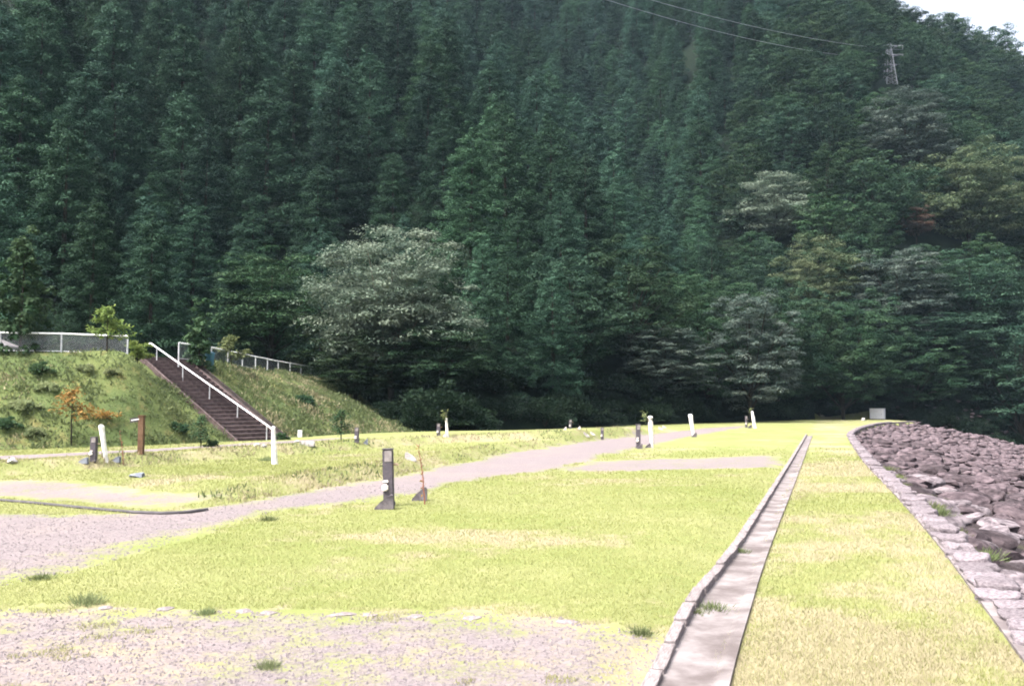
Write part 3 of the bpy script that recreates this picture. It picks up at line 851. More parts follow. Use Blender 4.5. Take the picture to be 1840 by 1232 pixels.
hero(1390, 312, 150, 122, PALE, 'small flat-topped pale tree among conifers on the slope', 9, 4.7, want=.95)
hero(1735, 258, 235, 135, YEL, 'large yellow-green domed tree high on the slope', 12, 6.6, want=.85)
hero(1625, 160, 190, 165, GREY, 'hazy grey-green domed tree below the pylon', 11, 4.3, rz=1.0, want=1.0)
hero(1645, 365, 70, 128, BRN, 'small brownish-purple tree below the yellow-green dome', 7, 3.1, want=1.1)
hero(1470, 425, 175, 104, YEL, 'olive-green round tree right of the rounded grey-green one', 12, 6.6, rz=2.5, want=1.0)
hero(1610, 445, 190, 112, GREY, 'broad tree with grey-green top over the white cabinet', 11, 4.3, rz=4.0, want=1.0)
hero(1740, 440, 190, 116, LAY2, 'dark tree with layered boughs below the large yellow-green dome', 11, 4.7, rz=3.0, want=.95)
hero(1830, 560, 200, 108, BRO[1], 'dark leafy tree overhanging the shaded end of the rocks', 10.5, 4.4)
hero(1510, 545, 190, 104, BRO[2], 'dark leafy tree standing behind the white cabinet, left side', 10.5, 4.4)
hero(1680, 560, 220, 112, BRO[3], 'dark leafy tree standing behind the white cabinet, right side', 10.5, 4.4, rz=1.3)

hero(1640, 600, 190, 108, BRO[0], 'dark leafy tree straight behind the white cabinet', 10.5, 4.4, rz=.7)
hero(1765, 640, 190, 112, BRO[2], 'low dark leafy tree behind the far end of the river stones', 10.5, 4.4, rz=2.7)
def forest():
    r = random.Random(21)
    pts = []
    grid = {}
    def far_enough(x, y, d):
        c = (int(x // 8), int(y // 8))
        for i in (-1, 0, 1):
            for j in (-1, 0, 1):
                for (a, b, e) in grid.get((c[0] + i, c[1] + j), ()):
                    if (a - x) ** 2 + (b - y) ** 2 < (min(d, e)) ** 2: return False
        return True
    cand = []
    for _ in range(60000):
        y = 36 + 265 * r.random(); x = r.uniform(-.68, .68) * y
        cand.append((x, y))
    C = np.array(cand)
    z, q = H(C, True)
    px, py, f = project(np.stack([C[:, 0], C[:, 1], z + 12], 1))
    pxt, pyt, _ = project(np.stack([C[:, 0], C[:, 1], z + 19], 1))
    gd = seg_dist(C, GULLY)[0]
    nb = nc = 0
    trees = []
    for i in range(len(C)):
        x, y = C[i]
        if not (q['hins'][i] or (q['eins'][i] and q['ef'][i] > .999 and q['hd'][i] < 40 and inside(C[i:i+1], HILL_POLY)[0])): continue
        if q['hd'][i] < 1.2: continue
        if px[i] < -110 or px[i] > 1950 or py[i] < -420: continue
        # broad-leaved wood fills the right-hand slope and the forest edge; cedars the rest
        broad = px[i] > 1290 + 140 * (vnoise(np.array([x]), np.array([y]), .06)[0] - .5) - max(0, (330 - py[i])) * -.35
        if px[i] > 1010 and q['hd'][i] < 9: broad = True
        d = 5.2 if broad else (4.5 + 1.6 * float(sstep(y, 62, 95)) if gd[i] > 8 or y < 130 else 4.3)
        if not far_enough(x, y, d): continue
        if any((x - hx) ** 2 + (y - hy) ** 2 < hr * hr for hx, hy, hr, *_ in HERO): continue
        tp = project([[x, y, z[i] + (11 if broad else 17)]])[1][0]; cp = px[i]
        if any(y < hy and abs(cp - hp) < hw * (.44 if hy > 90 else .66) and tp < ht + hw * (.6 if hy > 90 else .9) for hx, hy, hr, hp, ht, hw in HERO): continue
        if abs(cp - 1597) < 45 and y < 190 and tp < 142: continue
        grid.setdefault((int(x // 8), int(y // 8)), []).append((x, y, d))
        trees.append((x, y, z[i], px[i], py[i], pyt[i], broad, q['hd'][i], gd[i] < 13))
    trees.sort(key=lambda t: t[1])
    # keep what shows: a tree is dropped when nearer crowns already stand before all of it
    horizon_top = np.full(260, 2000.0)
    kept = []
    for t in trees:
        x, y, zz, px_, py_, pt_, broad, hd, gul = t
        s = r.uniform(.8, 1.2) if broad else r.uniform(.74, 1.12) * (.62 + .38 * float(sstep(hd, 4, 26)))
        w = (3.2 if not broad else 3.6) * s * FPX / y
        hgt = (17.0 if not broad else 10) * s
        top = project([[x, y, zz + hgt]])[1][0]
        a, b = int((px_ - w + 400) // 10), int((px_ + w + 400) // 10)
        a, b = max(0, a), min(259, b)
        seg = horizon_top[a:b + 1]
        if len(seg) == 0: continue
        if (top > np.percentile(seg, 75) + 12 and not gul) or top > 1300: continue
        if np.percentile(seg, 80) < -45: continue
        kept.append(t + (top, s))
        prof = top + np.abs(np.linspace(-1, 1, b - a + 1)) * (70 if not broad else 40) * s + 8
        horizon_top[a:b + 1] = np.minimum(seg, prof)
    nc = sum(1 for t in kept if not t[6]); nb = len(kept) - nc
    for t in kept:
        x, y, zz, px_, py_, pt_, broad, hd, gul, top, s = t
        rowv, colv = zone_words(px_, top)
        if broad:
            k = (BROFAR if y > 120 else BRO); k = k[r.randrange(len(k))]
            plant('broadleaf_tree', k, x, y, (s * r.uniform(.9, 1.15), s * r.uniform(.9, 1.15), s * r.uniform(.9, 1.25)), r.uniform(0, 6.28),
                  f'leafy green tree on the {rowv} slope {colv}', 'tree', f'leafy trees on the {rowv} slope {colv}', zz - .3)
        else:
            k = CED[r.randrange(len(CED))]
            plant('cedar_tree', k, x, y, (s * r.uniform(1.1, 1.35), s * r.uniform(1.1, 1.35), s * r.uniform(.92, 1.05)), r.uniform(0, 6.28),
                  f'tall dark cedar on the {rowv} slope {colv}', 'tree', f'cedars on the {rowv} slope {colv}', zz - .3)
forest()

# shrubs of the forest edge
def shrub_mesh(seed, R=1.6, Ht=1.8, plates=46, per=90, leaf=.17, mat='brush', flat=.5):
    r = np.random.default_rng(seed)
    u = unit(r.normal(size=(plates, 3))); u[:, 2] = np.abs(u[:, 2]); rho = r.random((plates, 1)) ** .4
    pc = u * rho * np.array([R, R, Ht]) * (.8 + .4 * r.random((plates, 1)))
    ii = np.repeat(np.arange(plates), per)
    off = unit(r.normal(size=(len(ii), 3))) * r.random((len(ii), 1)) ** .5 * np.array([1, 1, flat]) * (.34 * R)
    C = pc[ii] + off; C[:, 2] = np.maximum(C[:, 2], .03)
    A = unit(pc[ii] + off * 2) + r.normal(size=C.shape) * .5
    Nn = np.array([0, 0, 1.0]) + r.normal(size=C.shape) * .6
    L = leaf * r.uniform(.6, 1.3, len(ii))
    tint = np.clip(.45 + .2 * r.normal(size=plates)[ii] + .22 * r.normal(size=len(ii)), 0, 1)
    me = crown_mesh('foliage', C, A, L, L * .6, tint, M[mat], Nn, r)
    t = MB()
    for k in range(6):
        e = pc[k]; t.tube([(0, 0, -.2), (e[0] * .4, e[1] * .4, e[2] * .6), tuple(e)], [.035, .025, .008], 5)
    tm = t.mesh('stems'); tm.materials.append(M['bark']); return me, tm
def bush(name, kind, x, y, scale, rz, label, cat='shrub', group=None, z=None):
    root = setp(empty(name, (x, y, (h1(x, y) if z is None else z) - .04), rz), label, cat, group)
    root.scale = scale if hasattr(scale, '__len__') else (scale,) * 3
    ob('stems', kind[1], None, root); ob('foliage', kind[0], None, root)
    return root
SHR = [shrub_mesh(70 + i) for i in range(4)]
EDGE = ((600, 'below the end of the second fence'), (700, 'behind the post near the forest corner'), (790, 'at the embankment corner'), (900, 'behind the thin white post with a bare twig'), (1010, 'left of the far dark post'),
        (1120, 'behind the lone dark post'), (1210, 'behind the white post with leaves'), (1300, 'behind the slanted white post'), (1400, 'behind the far road end'), (1500, 'behind the end of the drain'), (1620, 'behind the white cabinet'), (9999, 'beyond the river stones'))
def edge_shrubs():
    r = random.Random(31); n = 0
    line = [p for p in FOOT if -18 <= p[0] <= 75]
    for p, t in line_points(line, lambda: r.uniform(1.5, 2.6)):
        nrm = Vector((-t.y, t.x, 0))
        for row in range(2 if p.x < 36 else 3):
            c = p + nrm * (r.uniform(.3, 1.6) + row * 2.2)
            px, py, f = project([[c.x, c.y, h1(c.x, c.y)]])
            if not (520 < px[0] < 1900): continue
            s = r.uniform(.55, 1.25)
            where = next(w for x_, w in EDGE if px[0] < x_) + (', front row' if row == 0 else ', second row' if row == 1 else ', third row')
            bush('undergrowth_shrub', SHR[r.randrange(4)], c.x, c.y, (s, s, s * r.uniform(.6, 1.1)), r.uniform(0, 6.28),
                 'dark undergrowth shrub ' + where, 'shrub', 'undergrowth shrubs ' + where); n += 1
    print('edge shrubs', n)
edge_shrubs()

# ================================================================== EMBANKMENT PLANTING
def weeds_on_bank():
    r = np.random.default_rng(17)
    P = np.stack([r.uniform(-26, -4, 52000), r.uniform(24, 78, 52000)], 1)
    z, q = H(P, True)
    sp = (P - np.array([b0.x, b0.y])) @ np.array([[STAIR_DIR.x, STAIR_PERP.x], [STAIR_DIR.y, STAIR_PERP.y]])
    on_stairs = (sp[:, 0] > -.6) & (sp[:, 0] < STAIR_RUN + .4) & (sp[:, 1] > -1.15) & (sp[:, 1] < 1.75)
    k = q['eins'] & (q['ef'] < .995) & ~on_stairs
    P, z = P[k], z[k]
    cl = fbm(P[:, 0], P[:, 1], .8)
    n = 5
    ii = np.repeat(np.arange(len(P)), n)
    C = np.stack([P[ii, 0] + r.normal(size=len(ii)) * .09, P[ii, 1] + r.normal(size=len(ii)) * .09, z[ii] - .02], 1)
    lift = np.clip((cl[ii] - .35) * .5, 0, .25) * r.random(len(ii))
    C[:, 2] += lift
    A = r.normal(size=C.shape) * .55 + np.array([0, 0, .8])
    L = (.11 + .16 * np.clip(cl[ii] - .3, 0, 1)) * r.uniform(.6, 1.4, len(ii))
    tint = np.clip(.40 + .6 * (fbm(P[:, 0], P[:, 1], .5) - .5)[ii] + .18 * r.normal(size=len(ii)), 0, 1)
    dry = (fbm(P[:, 0] + 40, P[:, 1] + 7, .6)[ii] + .1 * r.normal(size=len(ii))) > .71
    V = leaves_V(C, A, L, L * .3, r)
    for nm, mask, mt, lb in (('bank_grass', ~dry, 'weed', 'rough green weeds covering the embankment'), ('dry_bank_grass', dry, 'straw', 'dry straw-coloured grass among the embankment weeds')):
        me = quads_mesh(nm, V[mask], 4, tint[mask])
        setp(ob(nm, me, M[mt]), lb, 'grass', kind='stuff')
weeds_on_bank()
SAPR = [shrub_mesh(80 + i, .55, .7, 26, 46, .13, 'sapling') for i in range(2)]
SAPD = [shrub_mesh(84 + i, .5, .6, 26, 50, .12, 'sapdark') for i in range(2)]
BLW = shrub_mesh(88, .6, .4, 26, 46, .13, 'weedblue')
def sapling(seed, Ht, R, mat, tiers=7, per=70, leaf=.12, flatness=.12, base=.35):
    """young tree with open horizontal tiers of leaves"""
    r = np.random.default_rng(seed); C = []; A = []; tt = []
    m = MB(); m.tube([(0, 0, -.15), (.01, .01, Ht * .5), (0, .02, Ht * .96)], [.028, .02, .006], 6)
    for i in range(tiers):
        f = i / (tiers - 1); z = Ht * (base + (1 - base) * f); rad = R * (1 - f) ** .6 * r.uniform(.7, 1.1) + .06
        for b in range(4):
            a = r.random() * 6.28; e = np.array([math.cos(a) * rad, math.sin(a) * rad, z + r.normal() * .04])
            m.tube([(0, 0, z - .1), tuple(e)], [.008, .003], 4)
            s = r.random(per // 4 + 2) ** .7
            for q in s:
                C.append(np.array([e[0] * q, e[1] * q, z - .1 + (e[2] - z + .1) * q]) + r.normal(size=3) * np.array([.07, .07, flatness * .4]))
                A.append(np.array([math.cos(a), math.sin(a), -.1]) + r.normal(size=3) * .5); tt.append(np.clip(.5 + .25 * r.normal(), 0, 1))
    C, A = np.array(C), np.array(A); L = leaf * r.uniform(.7, 1.3, len(C))
    me = crown_mesh('foliage', C, A, L, L * .55, np.array(tt), M[mat], np.array([0, 0, 1.0]) + r.normal(size=C.shape) * .35, r)
    tm = m.mesh('stem'); tm.materials.append(M['bark']); return me, tm
def young(kind, px, py, label, cat='sapling', scale=1.0, name='sapling', top=None, Ht=None, z=None, group=None):
    p = hit(px, py) if z is None else Vector((*G(px, py, z), z))
    if top is not None: scale = (py - top) / FPX * p.y / Ht
    root = setp(empty(name, (p.x, p.y, p.z - .02), random.random() * 6), label, cat, group); root.scale = (scale,) * 3
    ob('stem', kind[1], None, root); ob('foliage', kind[0], None, root); return root
def small_conifer(seed, Ht, R, per=40, leaf=.12, clump=.2, step=.26):
    c, t = conifer(seed, Ht, R, .12, per, leaf, .8, clump, step, 'sapdark'); return c, t
YC = conifer(91, 4.2, 1.0, .14, 44, .17, .75, .30, .3, 'sapdark')
YC2 = conifer(92, 1.6, .36, .12, 40, .10, .8, .13, .13, 'sapdark')
SAP_A = sapling(101, 1.3, .75, 'sapling', 8, 110, .13)
SAP_B = sapling(102, 1.0, .6, 'weed', 6, 90, .12)
SAP_C = sapling(103, 1.2, .45, 'sapdark', 7, 80, .10)
SAP_M = sapling(104, 1.6, .55, 'maple', 6, 70, .11, .2, .6)
young(YC, 36, 632, 'tall young conifer rising in front of the longer fence', 'tree', name='young_conifer', top=432, Ht=4.2, z=EMB_H)
young(SAP_C, 108, 655, 'small dark evergreen sapling overlapping the longer fence', top=600, Ht=1.2, z=EMB_H)
young(SAP_A, 192, 622, 'bright yellow-green sapling behind the longer fence', top=553, Ht=1.3, z=EMB_H)
bush('round_shrub', SAPR[0], *G(247, 636, EMB_H), .85, 0, 'yellow-green rounded shrub at the fence end beside the stairs', z=EMB_H - .12)
young(YC2, 357, 664, 'narrow dark green young conifer at the head of the stairs', 'tree', name='young_conifer', top=572, Ht=1.6)
young(SAP_B, 415, 655, 'pale flat-tiered sapling by the second fence, nearer the stairs', top=603, Ht=1.0, z=EMB_H)
young(SAP_B, 526, 676, 'pale flat-tiered sapling by the second fence, nearer the forest', top=634, Ht=1.0, z=EMB_H)
bush('dark_shrub', SAPD[0], *hit(545, 728)[:2], 1.0, 0, 'dark green shrub halfway up the bank between stairs and forest')
young(SAP_C, 613, 792, 'sapling with a pale stem at the foot of the bank near the forest', top=738, Ht=1.2)
young(SAP_C, 361, 803, 'sapling with dark leaves at the foot of the bank by the stairs', top=748, Ht=1.2)
young(SAP_M, 128, 800, 'young maple with orange turning leaves on the embankment', 'tree', name='maple_sapling', top=700, Ht=1.6)
bush('maple_shrub', shrub_mesh(95, .7, .35, 20, 26, .11, 'maple'), *hit(185, 752)[:2], .9, 0, 'low patch of orange turning leaves beside the young maple')
r_ = random.Random(77)
for i, (px, py, s, lb) in enumerate(((75, 672, .9, 'high on the bank below the young conifer'), (88, 700, .8, 'above the orange maple'), (40, 735, .9, 'low on the bank at the far left'), (15, 770, .8, 'beside the toe path at the far left'),
                                (200, 672, .6, 'below the fence end'), (60, 780, .7, 'below the orange maple'), (320, 775, .7, 'left of the stair foot sapling'), (155, 665, .7, 'below the small evergreen sapling'))):
    p = hit(px, py); bush('leafy_shrub', BLW if i % 3 else SAPD[1], p.x, p.y, s * .85, r_.random() * 6, 'low leafy clump of bluish green weeds ' + lb, 'shrub')
bush('dark_shrub', SAPD[0], *hit(506, 790)[:2], .55, 1.2, 'small dark shrub right beside the foot of the stairs')
bush('dark_shrub', SAPD[1], *hit(380, 802)[:2], .4, 2.2, 'small dark shrub under the dark-leaved sapling')

# hut roof behind the longer fence
def hut():
    p = G(-14, 606, EMB_H); x, y = at(-40, 600, 40).x, 40
    root = setp(empty('hut', (x, y, EMB_H)), 'low hut whose grey roof shows above the longer fence', 'hut')
    MB().box((0, 0, .35), (2.0, 1.6, .7)).build('wall', M['hutwall'], root)
    m = MB(); w, d, z0, z1 = 1.35, 1.1, .62, 1.0
    m.add([(-w, -d, z0), (w, -d, z0), (w, d, z0), (-w, d, z0), (-w * .6, 0, z1), (w * .6, 0, z1), (-w, -d, z0 - .05), (w, -d, z0 - .05), (w, d, z0 - .05), (-w, d, z0 - .05)],
          [(0, 1, 5, 4), (1, 2, 5), (2, 3, 4, 5), (3, 0, 4), (0, 6, 7, 1), (1, 7, 8, 2), (2, 8, 9, 3), (3, 9, 6, 0), (9, 8, 7, 6)])
    m.build('roof', M['roof'], root)
hut()
def blue_bin():
    p = hit(377, 659)
    root = setp(empty('blue_bin', p), 'faded blue plastic bin standing by the second fence', 'bin')
    MB().tube([(0, 0, 0), (0, 0, .02), (0, 0, .55), (0, 0, .60)], [.15, .16, .20, .21], 14).build('bin_body', M['blue'], root)
    MB().tube([(0, 0, .60), (0, 0, .63), (0, 0, .68)], [.225, .225, .12], 14).build('lid', M['blue'], root)
blue_bin()

# ================================================================== SITE POSTS, WHITE POSTS, STONES
def pedestal(px, py, top, label, lean=0.0, rz=0.0):
    p = hit(px, py); Ht = (py - top) / FPX * p.y
    root = setp(empty('service_post', p, rz), label, 'post', 'dark service posts of the pitches')
    s = Ht / .92; root.scale = (max(s, .8), max(s, .8), s); root.rotation_euler = (0, lean, rz)
    if not hasattr(pedestal, 'me'):
        d = {}
        def bev(m, w):
            bm = bmesh.new(); me = m.mesh('t'); bm.from_mesh(me); bmesh.ops.bevel(bm, geom=list(bm.edges), offset=w, segments=2, affect='EDGES'); bm.to_mesh(me); bm.free(); return me
        d['body'] = (bev(MB().box((0, 0, .44), (.165, .15, .92)), .012), 'postdark')
        d['lamp_panel'] = (bev(MB().box((.012, -.075, .80), (.118, .014, .175)), .004), 'postgrey')
        d['cap'] = (bev(MB().box((0, 0, .912), (.182, .167, .024)), .006), 'postdark')
        d['outlet_cover'] = (bev(MB().box((-.035, -.084, .395), (.085, .03, .04)), .008), 'cream')
        d['meter_box'] = (bev(MB().box((-.045, -.095, .30), (.10, .06, .11)), .02), 'cream')
        d['tap'] = (MB().tube([(.07, 0, .665), (.15, -.01, .665), (.165, -.01, .64)], [.018, .018, .016], 8).mesh('tap'), 'tan')
        d['base_collar'] = (bev(MB().box((0, 0, .03), (.19, .175, .09)), .012), 'cutstone')
        pedestal.me = d
    for k, (me, mt) in pedestal.me.items():
        me.name = k; ob(k, me, M[mt], root)
    return root
pedestal(699, 908, 807, 'large dark post with cream outlet box between two cut stones on the lawn', -.03)
pedestal(168, 829, 785, 'dark post with outlet box beside the leaning white post near the embankment')
pedestal(1082, 790, 768, 'dark post standing alone on the grass beyond the gravel road')
pedestal(1147, 805, 762, 'dark post at the gravel road edge beside the white post with leaves')
pedestal(1341, 768, 747, 'dark post at the far end of the road beside a thin white post')
pedestal(788, 783, 761, 'dark post beside a thin white post in front of the undergrowth')
pedestal(1025, 770, 754, 'dark post far across the field against the dark forest edge')
pedestal(641, 795, 768, 'dark post at the foot of the bank near the forest corner')

def white_post(px, py, tx, ty, label, w_bot, w_top, leaves=None):
    p = hit(px, py); k = p.y / FPX
    Ht = (py - ty) * k; dx = (tx - px) * k
    root = setp(empty('white_post', p), label, 'post', 'whitewashed posts and tree guards')
    a, b = w_bot * k / 2, w_top * k / 2
    r = random.Random(px)
    pts = []; rad = []
    for i in range(9):
        t = i / 8; pts.append((dx * t + r.uniform(-.006, .006), r.uniform(-.006, .006), -.1 + (Ht + .1) * t)); rad.append((a + (b - a) * t) * r.uniform(.94, 1.06))
    MB().tube(pts, rad, 10).build('post_shaft', M['whitepost'], root)
    MB().tube([(dx, 0, Ht - .004), (dx, 0, Ht + b * .35), (dx, 0, Ht + b * .5)], [b * .98, b * .7, b * .2], 10).build('post_top', M['whitepaint'], root)
    if leaves:
        lx, lh = leaves
        C = []; A = []
        rr = np.random.default_rng(px)
        m = MB(); base = Vector((dx * .8, -.03, Ht * .75)); tip = Vector((dx + lx, -.02, Ht + lh)); m.tube([base, base.lerp(tip, .5), tip], [.012, .009, .004], 5); m.build('twig', M['palebark'], root)
        for i in range(34):
            f = rr.random(); q = base.lerp(tip, .4 + .6 * f)
            C.append((q.x + rr.normal() * .05 - .05, q.y + rr.normal() * .03, q.z + rr.normal() * .05)); A.append((rr.normal() - .6, rr.normal() * .6, rr.normal() * .5 - .2))
        L = rr.uniform(.08, .15, len(C))
        me = crown_mesh('leaves', np.array(C), np.array(A), L, L * .4, rr.random(len(C)), M['weed'], r=rr); ob('leaves', me, None, root)
    return root
white_post(193, 831, 180, 766, 'leaning white post beside the dark post near the embankment', 6, 10)
white_post(494, 834, 490, 768, 'white post in front of the foot of the stairs', 12, 7)
white_post(804, 784, 802, 752, 'thin white post with a bare twig beside a dark post by the undergrowth', 6, 4, (-.01, .25))
white_post(1172, 804, 1169, 750, 'white post with a leafy branch at its top beside the gravel road', 5, 10, (-.2, .16))
white_post(1247, 783, 1241, 746, 'slanted bright white post standing at a small stone by the road', 5, 8)
white_post(1357, 769, 1352, 740, 'thin white post topped with green leaves at the far road end', 6, 5, (-.03, .25))

def cut_stone(px, py, w_px, h_px, label, flip=False, mat='cutstone', rz=0.0, prof=None, cat='stone', group='cut stones marking the pitches', depth=.55):
    p = hit(px, py); k = p.y / FPX; w, h = w_px * k, h_px * k
    prof = prof or [(0, -.15), (1, -.15), (1.0, .72), (.95, .97), (.86, 1.0), (.55, .74), (.28, .48), (.06, .18), (0, .05)]
    pts = [((1 - x if flip else x) - .5, z) for x, z in prof]
    bm = bmesh.new(); r = random.Random(px * 7 + py)
    dpt = w * depth
    fr = [bm.verts.new((x * w, -dpt / 2 + r.uniform(-.03, .03) * w, z * h)) for x, z in pts]
    bk = [bm.verts.new((x * w * .96, dpt / 2, z * h * .97)) for x, z in pts]
    bm.faces.new(fr); bm.faces.new(list(reversed(bk)))
    n = len(pts)
    for i in range(n): bm.faces.new((fr[i], bk[i], bk[(i + 1) % n], fr[(i + 1) % n]))
    bmesh.ops.recalc_face_normals(bm, faces=list(bm.faces))
    bmesh.ops.triangulate(bm, faces=[f for f in bm.faces if len(f.verts) > 4])
    bmesh.ops.subdivide_edges(bm, edges=list(bm.edges), cuts=1)
    for v in bm.verts: v.co += Vector([mnoise.noise(v.co * (4 / w) + Vector((j * 9, px, 0))) for j in range(3)]) * w * .025
    me = bpy.data.meshes.new('cut_stone'); bm.to_mesh(me); bm.free()
    o = ob('cut_stone', me, M[mat], None, p, (0, 0, rz)); setp(o, label, cat, group); return o
cut_stone(691, 914, 34, 26, 'dark rough-cut stone leaning against the large dark post', depth=.6)
cut_stone(754, 899, 27, 25, 'dark rough-cut stone at the foot of the thin reddish twig', depth=.6)
cut_stone(738, 826, 20, 14, 'pale slanted stone on the grass beyond the gravel road', True, 'palestone')
cut_stone(150, 831, 16, 10, 'grey-blue stone just left of the dark post near the embankment', False, 'bluestone')
cut_stone(208, 829, 16, 10, 'grey-blue stone just right of the leaning white post', False, 'bluestone')
cut_stone(1150, 806, 9, 9, 'small dark stone touching the dark post at the road edge')
cut_stone(1164, 804, 10, 8, 'small dark stone between the road edge posts')
cut_stone(1247, 785, 9, 8, 'small dark stone at the foot of the slanted white post')
cut_stone(1054, 784, 11, 8, 'pale stone, lower one of the pair beside the lone dark post', True, 'palestone')
cut_stone(1065, 781, 9, 6, 'pale stone, upper one of the pair beside the lone dark post', True, 'palestone')
cut_stone(1187, 771, 8, 5, 'pale stone, lower one of the pair on the grass behind the leafy post', True, 'palestone')
cut_stone(1194, 769, 8, 5, 'pale stone, upper one of the pair on the grass behind the leafy post', True, 'palestone')
cut_stone(1015, 772, 6, 6, 'small pale stone left of the far dark post', False, 'palestone')
cut_stone(1040, 771, 6, 6, 'small pale stone right of the far dark post', False, 'palestone')
cut_stone(799, 784, 7, 7, 'small pale stone between dark and white posts by the undergrowth', False, 'palestone')
cut_stone(1347, 769, 7, 6, 'small stone between the posts at the far road end', False, 'cutstone')
cut_stone(657, 797, 8, 9, 'small bluish stone right of the post near the forest corner', False, 'bluestone')
def loose_rock(px, py, w_px, label, mat, seed, flat=.55, rz=0.0, name='rock'):
    p = hit(px, py); w = w_px / FPX * p.y / 1.7
    me = rock_mesh(name, seed, 3, 9, flat); me.materials.append(M[mat])
    return setp(ob(name, me, None, None, p + Vector((0, 0, w * .18)), (0, 0, rz), w), label, 'stone')
loose_rock(248, 857, 26, 'smooth blue-grey rock lying on the lawn below the grassy bank', 'bluestone', 301)
loose_rock(22, 830, 20, 'pale rock on the toe path near the picture edge', 'palestone', 302)
loose_rock(462, 801, 12, 'small pale rock at the foot of the stairs, left one', 'palestone', 303)
loose_rock(473, 802, 13, 'small pale rock at the foot of the stairs, right one', 'palestone', 304)
loose_rock(533, 795, 11, 'pale rock just above the stone slab near the stairs', 'palestone', 305)
cut_stone(552, 799, 26, 7, 'flat pale slab lying at the foot of the bank right of the stairs', True, 'palestone', prof=[(0, -.3), (1, -.3), (1, .5), (.9, .95), (.1, 1), (0, .6)], depth=.5)
def small_box(px, py, w_px, h_px, label, name, mat):
    p = hit(px, py); k = p.y / FPX; w, h = w_px * k, h_px * k
    root = setp(empty(name, p), label, 'cabinet')
    m = MB().box((0, 0, h * .5), (w, w * .6, h * 1.0)); bm = bmesh.new(); me = m.mesh('cabinet_body'); bm.from_mesh(me)
    bmesh.ops.bevel(bm, geom=list(bm.edges), offset=w * .02, segments=2, affect='EDGES'); bm.to_mesh(me); bm.free(); ob('cabinet_body', me, M[mat], root)
    MB().box((0, -w * .305, h * .5), (w * .9, w * .012, h * .86)).build('door', M[mat], root)
    MB().box((w * .36, -w * .325, h * .5), (w * .03, w * .03, h * .14)).build('handle', M['galv'], root)
    MB().box((0, 0, h * .01), (w * 1.06, w * .66, h * .08)).build('plinth', M['concrete'], root)
    MB().box((0, 0, h * 1.015), (w * 1.04, w * .66, h * .03)).build('cover', M[mat], root)
    return root
small_box(1577, 753, 24, 19, 'white boxy cabinet standing at the far end of the grass path', 'white_cabinet', 'whitebox').rotation_euler = (0, 0, math.radians(-34))
small_box(539, 785, 7, 12, 'small white box on the bank right of the stairs', 'white_meter_box', 'whitebox')
loose_rock(1551, 755, 7, 'small pinkish stone beside the white cabinet', 'palestone', 309, 1.2)

def signpost():
    p = hit(253, 816); k = p.y / FPX
    root = setp(empty('signpost', p), 'brown wooden signpost with a small dark sign arm on the toe path', 'sign')
    Ht = 68 * k
    MB().box((0, 0, Ht / 2 - .1), (.125, .125, Ht + .2)).build('post', M['wood'], root)
    MB().box((0, 0, Ht + .012), (.15, .15, .024)).build('post_cap', M['wood'], root)
    rot = Matrix.Rotation(math.radians(-9), 3, 'Y')
    b = MB().box((-10 * k, -.04, Ht - .085), (19 * k, .035, 8 * k), rot).build('sign_board', M['black'], root)
    MB().box((-10 * k, -.0605, Ht - .085), (14 * k, .006, 1.5 * k), rot).build('sign_panel', M['whitepaint'], b)
signpost()

def twig(px, py, tx, ty, label, seed, leafy=False):
    p = hit(px, py); k = p.y / FPX; Ht = (py - ty) * k; dx = (tx - px) * k
    root = setp(empty('bare_sapling', p), label, 'sapling'); r = random.Random(seed)
    pts = [(dx * t ** 1.5 + r.uniform(-.006, .006), r.uniform(-.01, .01), -.05 + (Ht + .05) * t) for t in [i / 9 for i in range(10)]]
    m = MB().tube(pts, [.014 - .0011 * i for i in range(10)], 6); m.build('stem', M['twig'], root)
    m = MB()
    for i in range(3, 10):
        q = Vector(pts[i]); 
        for s in range(2):
            e = q + Vector((r.uniform(-.05, .05), r.uniform(-.05, .05), r.uniform(.0, .05))); m.tube([q, e], [.007, .003], 4)
    m.build('side_shoots', M['twig'], root)
    rr = np.random.default_rng(seed); C = []; A = []
    for i in range(40 if leafy else 26):
        q = pts[rr.integers(2, 10)]; C.append(np.array(q) + rr.normal(size=3) * .025); A.append(rr.normal(size=3))
    L = rr.uniform(.03, .06, len(C)); me = crown_mesh('leaves', np.array(C), np.array(A), L, L * .5, rr.random(len(C)), M['maple' if not leafy else 'sapdark'], r=rr); ob('leaves', me, None, root)
twig(763, 906, 752, 804, 'thin reddish bare sapling standing beside the large dark post', 5)
twig(222, 836, 213, 775, 'thin bare sapling on the grass right of the leaning white post', 6, True)

# flat edging stones along the near edge of the lawn
flat_labels = ('in the lawn edge beside the tall weed tuft', 'second from the tall weed tuft in the lawn edge', 'third from the tall weed tuft in the lawn edge', 'fourth from the tall weed tuft in the lawn edge', 'fifth from the tall weed tuft, the longest one',
               'sixth from the tall weed tuft in the lawn edge', 'just left of the lawn edge middle', 'second last toward the drain', 'nearest the drain in the lawn edge')
for i, (px, py, w) in enumerate(((192, 1092, 30), (298, 1094, 30), (437, 1098, 30), (482, 1101, 32), (612, 1104, 58), (665, 1105, 26), (745, 1107, 34), (845, 1110, 42), (1022, 1117, 46))):
    p = hit(px, py); ww = w / FPX * p.y / 1.8
    setp(ob('edging_stone', rock_mesh('edging_stone', 400 + i, 2, 6, .5), M['concrete'], None, p + Vector((0, 0, -.006)), (0, 0, random.uniform(-.15, .15)), (ww, .075, .05)),
         'flat pale edging stone ' + flat_labels[i], 'stone', 'flat stones edging the lawn')

